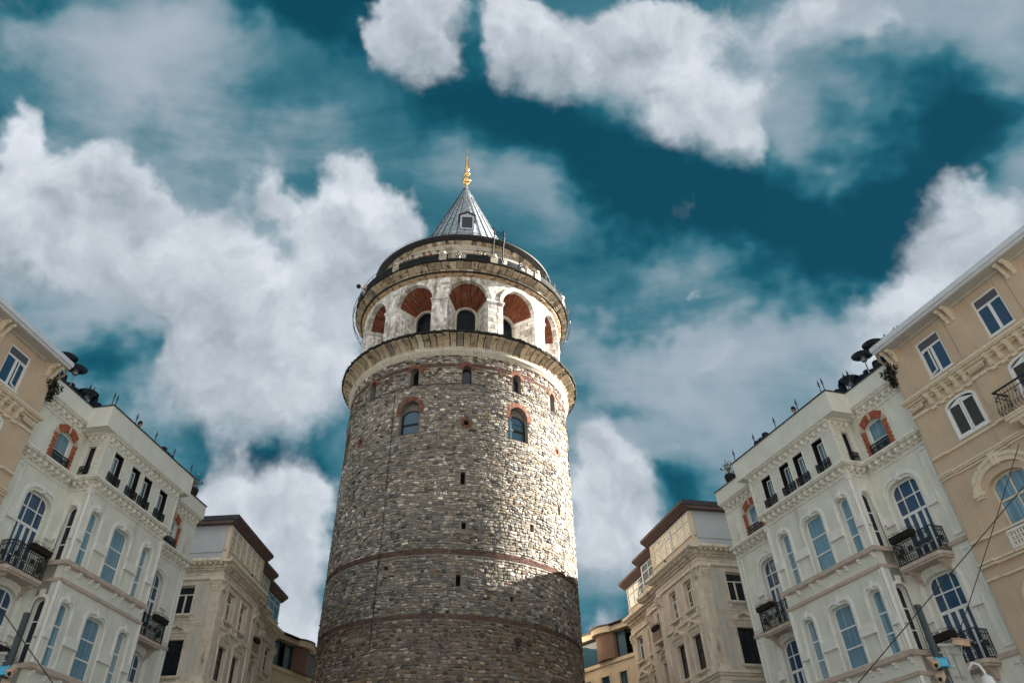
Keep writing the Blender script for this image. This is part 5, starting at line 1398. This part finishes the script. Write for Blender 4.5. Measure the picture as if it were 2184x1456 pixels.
# ------------------------------------------------------------------ people
def person(name, top, label, group, arm=0, lean=.15, hairm='hair', bottom='cloth_black'):
    """standing figure 1.7 m tall at its feet, facing -y; body is one skinned surface"""
    J = {'pel': (0, 0, .93), 'wai': (0, -.01, 1.06), 'che': (0, -lean*.5, 1.28), 'nec': (0, -lean*.8, 1.44), 'hd0': (0, -lean, 1.52), 'hd1': (0, -lean-.01, 1.66)}
    P = [('pel','wai'), ('wai','che'), ('che','nec'), ('nec','hd0'), ('hd0','hd1')]
    RR = {'pel': .15, 'wai': .13, 'che': .155, 'nec': .055, 'hd0': .085, 'hd1': .085}
    for s_, n in ((-1, 'l'), (1, 'r')):
        J[n+'sh'] = (s_*.18, -lean*.6, 1.37); J[n+'el'] = (s_*.25, -lean-.10, 1.14); J[n+'wr'] = (s_*.18, -lean-.34, 1.12 if not arm else 1.30); J[n+'hn'] = (s_*.15, -lean-.43, 1.13 if not arm else 1.36)
        J[n+'hp'] = (s_*.09, 0, .88); J[n+'kn'] = (s_*.10, -.03, .48); J[n+'an'] = (s_*.10, .02, .09); J[n+'to'] = (s_*.11, -.14, .04)
        P += [('che', n+'sh'), (n+'sh', n+'el'), (n+'el', n+'wr'), (n+'wr', n+'hn'), ('pel', n+'hp'), (n+'hp', n+'kn'), (n+'kn', n+'an'), (n+'an', n+'to')]
        RR.update({n+'sh': .065, n+'el': .05, n+'wr': .035, n+'hn': .035, n+'hp': .10, n+'kn': .065, n+'an': .045, n+'to': .04})
    def skin(nm, keys, grow, material, parent):
        ks = [k for k in J if any(k in e for e in keys)]; ix = {k: i for i, k in enumerate(ks)}
        me = bpy.data.meshes.new(nm); me.from_pydata([J[k] for k in ks], [(ix[a], ix[b]) for a, b in keys], [])
        o = bpy.data.objects.new(nm, me); COL.objects.link(o); me.materials.append(MATS[material])
        sk = o.modifiers.new('Skin', 'SKIN')
        for k in ks: 
            v = me.skin_vertices[0].data[ix[k]] if me.skin_vertices else None
            if v: v.radius = (RR[k]+grow, (RR[k]+grow)*.85); v.use_root = (k == ks[0])
        ss = o.modifiers.new('Sub', 'SUBSURF'); ss.levels = 1; ss.render_levels = 1
        if parent is not None: o.parent = parent
        return o
    # skin layer data must exist before writing radii
    def ensure(me):
        if not me.skin_vertices:
            bm = bmesh.new(); bm.from_mesh(me); bm.verts.layers.skin.verify(); bm.to_mesh(me); bm.free()
    ks = list(J); ix = {k: i for i, k in enumerate(ks)}
    def make(nm, pairs, grow, material, parent):
        ks = [k for k in J if any(k in e for e in pairs)]; ix = {k: i for i, k in enumerate(ks)}
        me = bpy.data.meshes.new(nm); me.from_pydata([J[k] for k in ks], [(ix[a], ix[b]) for a, b in pairs], []); ensure(me)
        for k in ks:
            v = me.skin_vertices[0].data[ix[k]]; v.radius = (RR[k]+grow, (RR[k]+grow)*.85); v.use_root = (k == ks[0])
        me.materials.append(MATS[material]); o = bpy.data.objects.new(nm, me); COL.objects.link(o)
        o.modifiers.new('Skin', 'SKIN'); ss = o.modifiers.new('Sub', 'SUBSURF'); ss.levels = 1; ss.render_levels = 1
        if parent is not None: o.parent = parent
        return o
    body = make('person', P, 0, 'skin', None)
    top_e = [e for e in P if not ({'nec','hd0','hd1'} & set(e)) and not any(k.endswith(('hn','kn','an','to')) for k in e)] 
    top_e = [e for e in top_e if e[1][1:] != 'hp']
    make('shirt', top_e, .018, top, body)
    make('trousers', [e for e in P if e[1][1:] in ('hp','kn','an')], .016, bottom, body)
    h = MB(); h.lathe([(.002, 1.765), (.06, 1.755), (.10, 1.71), (.112, 1.65), (.108, 1.60), (.09, 1.55)], 12, 60, 300, cy=-lean+.0); h.lathe([(.002, 1.765), (.07, 1.75), (.10, 1.71), (.108, 1.68)], 12, -60, 60, cy=-lean); h.build('hair', hairm, body, smooth=True)
    n_ = MB(); n_.add([(-.014, -lean-.085, 1.585), (.014, -lean-.085, 1.585), (0, -lean-.12, 1.59), (0, -lean-.09, 1.64)], [(0,1,2), (0,2,3), (1,3,2)]); n_.build('nose', 'skin', body)
    tag(body, label, 'person', group)
    return body
def put_tower(o, th, r, z, turn=0):
    v = Vector(cyl(th, r, z)); v = tower.matrix_basis @ v if False else (Matrix.Translation((TX, TY, 0)) @ Matrix.Rotation(R(1.72), 4, 'Y') @ v)
    o.location = v; o.rotation_euler = (0, 0, R(th+turn))
G_ = 'visitors on the tower terrace'
ppl = [(-26.1, 'cloth_white', 'leftmost visitor in white on the tower terrace, left of the dark-clad group', 0), (-19.7, 'cloth_black', 'visitor in black leaning low on the terrace, just right of the leftmost one in white', 0),
       (-16.2, 'cloth_red', 'visitor in dark red raising both hands on the left part of the tower terrace', 1), (-11.7, 'cloth_black', 'visitor in black just left of the striped stone post on the tower terrace', 0),
       (-1.0, 'cloth_white', 'visitor in bright white bending over the lattice part of the terrace railing', 1), (9.3, 'cloth_white', 'visitor in white with dark hair under the dormer, right of the lattice', 0),
       (13.0, 'cloth_black', 'visitor in black just left of the roof ladder foot on the tower terrace', 0), (21.9, 'cloth_white', 'small visitor in white at the foot of the roof ladder', 1),
       (34.0, 'cloth_blue', 'visitor in blue at the sunlit right end of the tower terrace', 0)]
for i, (th, c, lab, arm) in enumerate(ppl):
    p = person('person', c, lab, G_, arm, lean=.15 if i != 4 else .35)
    put_tower(p, th, 8.28, 37.52)
    p.scale = (1, 1, .9) if i not in (4, 7) else (.85, .85, .72)
# ------------------------------------------------------------------ things on the roofs
def heater(h, r, tilt=0):
    t = empty('patio_heater')
    m = MB(); m.lathe([(.001, h+.10), (r*.35, h+.09), (r*.8, h+.02), (r, h-.05), (r+.01, h-.035), (r*.8, h+.035), (r*.35, h+.11), (.001, h+.125)], 28); m.build('reflector_dish', 'heater_metal', t, smooth=True)
    m = MB(); m.lathe([(.001, h-.32), (.11, h-.32), (.13, h-.28), (.12, h-.08), (.09, h-.02), (.001, h-.02)], 14); m.build('burner', 'steel', t)
    m = MB(); m.tube([(0,0,0), (0,0,h-.3)], .03, 8); m.build('pole', 'steel', t)
    m = MB(); m.lathe([(.001, 0), (.22, 0), (.24, .05), (.22, .5), (.10, .62), (.001, .62)], 16); m.build('base', 'heater_metal', t)
    return t
def spike():
    t = MB(); t.tube([(0,0,0), (0,0,.95)], .022, 5); t.tube([(0,0,.95), (0,0,1.05), (0,0,1.10), (0,0,1.25)], [.02,.05,.03,.004], 6)
    t.box(-.07, .07, -.012, .012, .93, .955); return t
def bush(n, r, h, leaf, mats, nm, rr=None, sq=1.0):
    """leafy ball built of many small leaves on twigs"""
    t = empty(nm); rr = rr or random.Random(n)
    L = MB(); P_ = MB()
    for i in range(n):
        a = rr.uniform(0, 6.283); b = rr.uniform(-1, 1); q = r*rr.uniform(.35, 1)**.6 * (1+.35*math.sin(3*a+b*4))
        c = Vector((q*math.cos(a)*math.sqrt(1-b*b), q*math.sin(a)*math.sqrt(1-b*b), h+q*b*sq))
        d = Vector((rr.gauss(0,1), rr.gauss(0,1), rr.gauss(0,1))).normalized(); e = d.cross(Vector((rr.gauss(0,1), rr.gauss(0,1), rr.gauss(0,1)))).normalized()
        s = leaf*rr.uniform(.6, 1.3)
        (P_ if rr.random() < .3 and len(mats) > 1 else L).add([c-d*s, c+e*s*.5, c+d*s, c-e*s*.5], [(0,1,2,3)])
    L.build('leaves', mats[0], t)
    if P_.v: P_.build('flowers', mats[1], t)
    tw = MB()
    for i in range(9): 
        a = i*.7; tw.tube([(0,0,h-r*1.2), (r*.3*math.cos(a), r*.3*math.sin(a), h), (r*.7*math.cos(a), r*.7*math.sin(a), h+r*.4*math.sin(i))], .012, 3)
    tw.build('twigs', 'pipe_beige', t)
    return t
def pot_plant():
    t = bush(150, .30, .75, .055, ['leaf_green', 'petal_pale'], 'potted_plant')
    m = MB(); m.lathe([(.001, 0), (.16, 0), (.24, .18), (.27, .34), (.23, .42), (.18, .40), (.001, .38)], 16); m.build('pot', 'planter_dark', t)
    return t
def cloth_heap(L, n, seed):
    """dark folded parasol covers and cushions lined up behind the parapet"""
    rr = random.Random(seed); m = MB()
    for i in range(n):
        y = -L/2+L*i/(n-1) if n > 1 else 0; h = rr.uniform(.5, .66); w = L/n*.8
        m.lathe([(.001, h), (w*.5, h-.02), (w*.8, h*.93), (w, h*.7), (w*1.05, 0)], 10, cy=-y)
    return m
def planter(L=1.1):
    t = empty('planter_box')
    m = MB(); m.plate([(-.10, 0), (.10, 0), (.13, .2), (-.13, .2)], [], -L/2, L/2, 'y'); m.build('box', 'planter_dark', t)
    L_ = MB(); P_ = MB(); rr = random.Random(int(L*100))
    for i in range(240):
        c = Vector((rr.uniform(-.16, .16), rr.uniform(-L/2-.05, L/2+.05), .2+rr.random()*.12 - (.1 if rr.random() < .2 else 0)))
        d = Vector((rr.gauss(0,1), rr.gauss(0,1), rr.gauss(0,1))).normalized(); e = d.orthogonal().normalized(); s = rr.uniform(.02, .05)
        (L_ if rr.random() < .8 else P_).add([c-d*s, c+e*s*.5, c+d*s, c-e*s*.5], [(0,1,2,3)])
    L_.build('leaves', 'leaf_dark', t); P_.build('flowers', 'petal_rust', t)
    return t
proto = {'h1': heater(2.0, .47), 'h2': heater(1.85, .45), 'h3': heater(1.3, .47)}
spk = spike().build('roof_spike', 'pole_paint')
SD = {1: 'right', -1: 'left'}
used = set()
def inst(key, o):
    if key in used: return copy_tree(o)
    used.add(key); return o
pot0 = pot_plant(); top0 = bush(170, .24, .30, .045, ['petal_pale', 'leaf_green'], 'flowering_shrub'); vine0 = bush(900, .36, 0, .06, ['leaf_dark'], 'creeper', sq=1.35)
pl0 = planter(1.15)
pl0_used = False
spikes = [(.45, 7.4, 'at the far corner of the terrace'), (.45, 5.55, 'second from the far end of the terrace'), (.45, 3.75, 'third from the far end of the terrace'), (.45, 1.95, 'beside the man looking over the parapet'),
          (.45, -.02, 'left of the bay corner pair'), (.45, .22, 'right of the bay corner pair'), (.9, -.9, 'in the notch, nearer the bay'), (.9, -1.15, 'in the notch, nearer the heaters'), (1.3, -2.45, 'between the two big patio heaters'), (1.2, 9.5, 'on the low parapet end by the flower pot')]
for s_ in (1, -1):
    F = FB[s_]; side = SD[s_]; oth = f'{side} white townhouse'
    for i, (d, u, where) in enumerate(spikes):
        o = inst('spk', spk); F.place(o, d, u, 17.95 if i < 8 else 17.7)
        if i in (6, 7, 8): o.scale = (s_, 1, .85)
        w_ = where if s_ > 0 else where.replace('left of', 'LX').replace('right of', 'left of').replace('LX', 'right of')
        tag(o, f'roof spike, {w_}, {oth}', 'roof spike', 'spikes along the townhouse parapets')
    for k, (d, u, lab) in {'h1': (1.25, -2.75, 'tallest patio heater, nearest the beige house'), 'h2': (1.15, -2.05, 'middle one of the three patio heaters'), 'h3': (1.15, -.88, 'lowest patio heater, nearest the bay')}.items():
        o = inst(k, proto[k]); F.place(o, d, u, 17.42)
        tag(o, f'{lab}, {oth}', 'patio heater', 'patio heaters on the roof terraces')
    for j, (d, u, L, n, lab) in enumerate(((1.45, -2.0, 1.9, 7, 'long dark blue covered row beneath the patio heaters'), (1.2, .05, .7, 3, 'dark covered furniture heap at the bay corner'), (.75, .85, .8, 2, 'low dark covered chairs just past the bay corner'),
                                        (.6, 3.05, .6, 1, 'single round dark covered table between two spikes'), (.6, 5.35, 1.1, 4, 'dark jumble of covered furniture at the far end'))):
        o = cloth_heap(L, n, j+10).build('covered_furniture', 'dark_cloth'); F.place(o, d, u, 17.42); tag(o, f'{lab}, {oth}', 'covered furniture', 'covered furniture on the roof terraces')
        o.scale = (s_, 1, (2.35, 2.3, 2.1, 1.9, 2.3)[j])
    p = person('person', 'cloth_black', f'man with dark hair peering over the parapet of the {oth}', None); F.place(p, .35, 1.95, 16.98); p.rotation_euler.z += R(-90)*s_ ; 
    o = inst('pot', pot0); F.place(o, DW-.1, 8.75, 17.98); o.scale = (s_*1.15, 1.15, 1.15); tag(o, f'round flowering plant in a black pot on the parapet end of the {oth}', 'potted plant', 'potted plants on the parapets')
    o = inst('top', top0); F.place(o, DA+.5, -4.2, 18.75); tag(o, f'pale flowering shrub showing over the {side} beige roof edge', 'plant', 'pale shrubs over the beige eaves')
    o = inst('vine', vine0); F.place(o, DA+.02, -3.52, 17.35); tag(o, f'dark creeper clump between the {oth} and the beige house', 'plant', 'creepers at the party walls')
    ch = MB(); ch.box(-.22, .22, -.14, .14, 0, 1.35); ch.box(-.27, .27, -.19, .19, 1.35, 1.43); ch.box(-.2, .2, -.12, .12, 1.43, 1.5); o = ch.build('metal_flue_box', 'eave_grey'); F.place(o, DA+.85, -3.25, 17.42); tag(o, f'pale metal flue box behind the patio heaters on the {oth}', 'flue box', 'flue boxes')
    dsh = MB()
    dsh.tube([(0,0,0), (0,0,.5)], .03, 6); dsh.lathe([(.001, .45), (.12, .47), (.22, .52), (.24, .60)], 14); dsh.tube([(0, 0, .5), (.0, .02, .8)], .012, 4); dsh.ball((0, .02, .8), .05, 1, 6, 4)
    o = dsh.build('roof_lamp', 'steel'); F.place(o, DA+.6, -3.45, 18.62); tag(o, f'small metal lamp on the {side} beige roof corner beside the shrub', 'roof lamp', 'roof lamps')
    for (fr, wing) in (((-2.15, -.65), 'near'), ((6.88, 8.38), 'far')):
        for zi, z in enumerate((11.72, 8.38)):
            o = inst('pl', pl0); m_ = sum(fr)/2
            F.place(o, DW-.66, m_+.25, z); tag(o, f'planter box with dark red blooms, {"upper" if zi == 0 else "lower"} {wing} balcony of the {oth}', 'planter', 'planter boxes hung on the balconies')
pl_a = planter(.9); FC[1].place(pl_a, .75-.5, 7.56, 14.28); tag(pl_a, 'ragged planter on the little balcony of the right grey corner building', 'planter', 'planter boxes on the grey buildings')
def rear():  # unseen house behind the tower, added to shade the left row's far end
    o = empty('added_shade_house', (.8, 69.4, 0))
    m = MB(); m.box(-6, 6, -7, 7, 0, 25); m.build('wall', 'cream', o)
    m = MB(); m.plate([(-6.4, 25.01), (6.4, 25.01), (0, 27.2)], [], -7.3, 7.3, 'y'); m.build('roof', 'roof_brown', o)
    for z in (4, 7.5, 11, 14.5, 18, 21.5):
        for x in (-4.4, -1.5, 1.5, 4.4):
            f = MB(); f.box(x-.65, x+.65, -7.06, -7.001, z-.1, z+1.9); f = f.build('window', 'trim_white', o); g_ = MB(); g_.box(x-.55, x+.55, -7.08, -7.061, z, z+1.8); g_.build('pane', 'pane_dark', f)
    tag(o, 'plain beige house with hipped brown roof directly behind the stone tower', 'building')
rear()
c = copy_tree(pl_a); FC[-1].place(c, .75-.5, 7.56, 14.28); c['label'] = 'ragged planter on the little balcony of the left grey corner building'
for s_ in (1, -1):
    bd = MB(); bd.tube([(0,-.12,.12), (0,-.02,.14), (0,.07,.2)], [.02,.07,.05], 6); bd.ball((0,.10,.25), .04, 1, 6, 5); bd.tube([(0,.13,.25), (0,.18,.24)], [.015,.004], 4); bd.tube([(0,-.1,.13), (0,-.26,.10)], [.04,.02], 4); bd.tube([(.02,.0,.1), (.02,.02,0)], .008, 3); bd.tube([(-.02,.0,.1), (-.02,.02,0)], .008, 3)
    o = bd.build('pigeon', 'heater_metal'); FC[s_].place(o, -.45, 3.1, 16.62); tag(o, f'dark pigeon perched on the cornice of the {SD[s_]} grey corner building', 'pigeon', 'pigeons on the cornices')

# ------------------------------------------------------------------ street poles with cameras and a blue box
def street_pole():
    t = empty('camera_pole')
    m = MB(); m.tube([(0,0,0), (0,0,5.42)], .055, 12); m.lathe([(.001, 5.45), (.06, 5.43), (.06, 5.38)], 12); m.lathe([(.11, 0), (.11, .25), (.07, .35)], 12); m.build('pole', 'pole_paint', t)
    m = MB(); m.box(.10, .42, -.02, .30, 4.18, 4.80); m.box(.06, .46, -.06, .34, 4.80, 4.84); m.box(.15, .22, -.04, -.02, 4.50, 4.78); m.box(.13, .24, -.035, -.02, 4.74, 4.80); m.box(.26, .33, -.04, -.02, 4.34, 4.66); m.box(.055, .10, .02, .1, 4.3, 4.4)
    for z in (4.76, 4.36):
        for k in range(6): m.box(.15+k*.03, .16+k*.03, -.05, -.04, z, z+.015)
    b = m.build('cabinet', 'box_grey', t)
    m = MB(); m.box(-.09, .07, -.13, -.056, 4.50, 4.62); 
    for x in (-.10, .06):
        for z in (4.49, 4.60): m.box(x, x+.03, -.14, -.05, z, z+.03)
    m.build('blue_box', 'blue_plastic', t)
    cm = [((.34, -.05, 4.86), (.52, -.2, 4.80)), ((-.10, .05, 4.62), (-.16, -.18, 4.50)), ((-.05, -.05, 4.40), (-.20, -.22, 4.30))]
    for a, b in cm:
        a, b = Vector(a), Vector(b); d = (b-a).normalized(); s = d.cross(Vector((0,0,1))).normalized(); u = s.cross(d)
        m = MB(); 
        def P(f, x, y): return tuple(a+(b-a)*f + s*x + u*y)
        m.add([P(f, x, y) for f in (0, 1) for x, y in ((-.045, -.04), (.045, -.04), (.045, .04), (-.045, .04))], [(0,1,2,3), (7,6,5,4), (0,4,5,1), (1,5,6,2), (2,6,7,3), (3,7,4,0)])
        m.add([P(f, x, y) for f in (-.05, 1.15) for x, y in ((-.055, .043), (.055, .043), (.055, .055), (-.055, .055))], [(0,1,2,3), (7,6,5,4), (0,4,5,1), (1,5,6,2), (2,6,7,3), (3,7,4,0)])
        c_ = m.build('camera', 'camera_tan', t)
        l_ = MB(); l_.tube([P(1.0, 0, 0), P(1.03, 0, 0)], .03, 8); l_.build('lens', 'black_paint', c_)
        l_ = MB(); l_.tube([P(.4, 0, -.04), tuple((Vector(P(.4, 0, -.12))+Vector((0,0,-.03)))), (0.03, 0, a[2]-.14)], .014, 5); l_.build('camera_arm', 'box_grey', c_)
    m = MB(); m.tube([(.42, .0, 4.46), (.50, -.06, 4.56), (.57, -.1, 4.52), (.60, -.12, 4.42), (.60, -.12, 4.36)], .022, 8); m.lathe([(.001, 4.37), (.05, 4.37), (.085, 4.33), (.10, 4.25), (.10, 4.21), (.092, 4.205)], 18, cx=.60, cy=-.12); dm = m.build('dome_camera', 'dome_white', t, smooth=True)
    m = MB(); m.lathe([(.09, 4.20), (.085, 4.14), (.05, 4.09), (.001, 4.075)], 18, cx=.60, cy=-.12); m.build('dome_glass', 'pane_navy', dm)
    return t
sp1 = street_pole(); sp1.location = (7.60, 14, 0)
tag(sp1, 'dark pole with cameras and blue box in the lower right corner', 'street pole', 'camera poles in the square')
c = copy_tree(sp1); c.location = (-7.58, 14, 0); c.scale = (-1, 1, 1); c['label'] = 'dark pole with cameras and blue box in the lower left corner'
def cable(pts, label, g='cables across the facades'):
    m = MB(); m.tube(pts, .007, 5); tag(m.build('cable', 'cable'), label, 'cable', g)
def sag(a, b, s=.1, n=14): return [tuple(Vector(a)*(1-i/n)+Vector(b)*(i/n)-Vector((0,0,4*s*(i/n)*(1-i/n)))) for i in range(n+1)]
cable(sag((12.1, 12.0, 8.94), (-.05, 12.0, .02), .03), 'long thin cable rising from lower left to the right edge across the right white house')
cable(sag((9.75, 12.6, 7.65), (7.95, 14.0, 4.80), .02), 'short thin cable dropping steeply from the right edge to the camera cabinet')
cable(sag((-9.4, 12.0, 7.05), (-1.0, 12.0, .02), .03), 'thin cable slanting down across the lower left townhouse windows')

# ------------------------------------------------------------------ unseen office block, added beyond the right row to shade the square's left side
def office():
    ax = Vector((math.sin(R(SUN_AZ)), math.cos(R(SUN_AZ)), 0)); tx = Vector((-ax.y, ax.x, 0))
    q0, q1, t0, H = 90, 108, 4, 66.0; t1 = tx.x*(TX+.6) + tx.y*TY - 8.17
    o = empty('added_shade_block'); c = ax*((q0+q1)/2)+tx*((t0+t1)/2); o.location = (c.x, c.y, 0); o.rotation_euler = (0, 0, math.atan2(ax.y, ax.x))
    L, Wd = (q1-q0)/2, (t1-t0)/2
    m = MB(); m.box(-L, L, -Wd, Wd, 0, H); m.box(-L-.1, L+.1, -Wd, Wd, H, H+.4)
    for z in np.arange(3.5, H-1, 3.4): m.box(-L-.15, L+.15, -Wd-.0, Wd, float(z), float(z)+.9)
    m.build('wall', 'concrete', o)
    n = 0
    for z in np.arange(4.4, H-3, 3.4):
        g_ = MB(); g_.box(-L-.04, -L-.01, -Wd+.3, Wd-.3, float(z)+.01, float(z)+2.4)
        for y in np.arange(-Wd+.3, Wd-.3, 1.8): g_.box(-L-.1, -L-.041, float(y), float(y)+.12, float(z)+.01, float(z)+2.4)
        g_.build('window_band', 'pane_dark', o)
    tag(o, 'added unseen office block beyond the right-hand houses, shading the left row', 'building')
office()
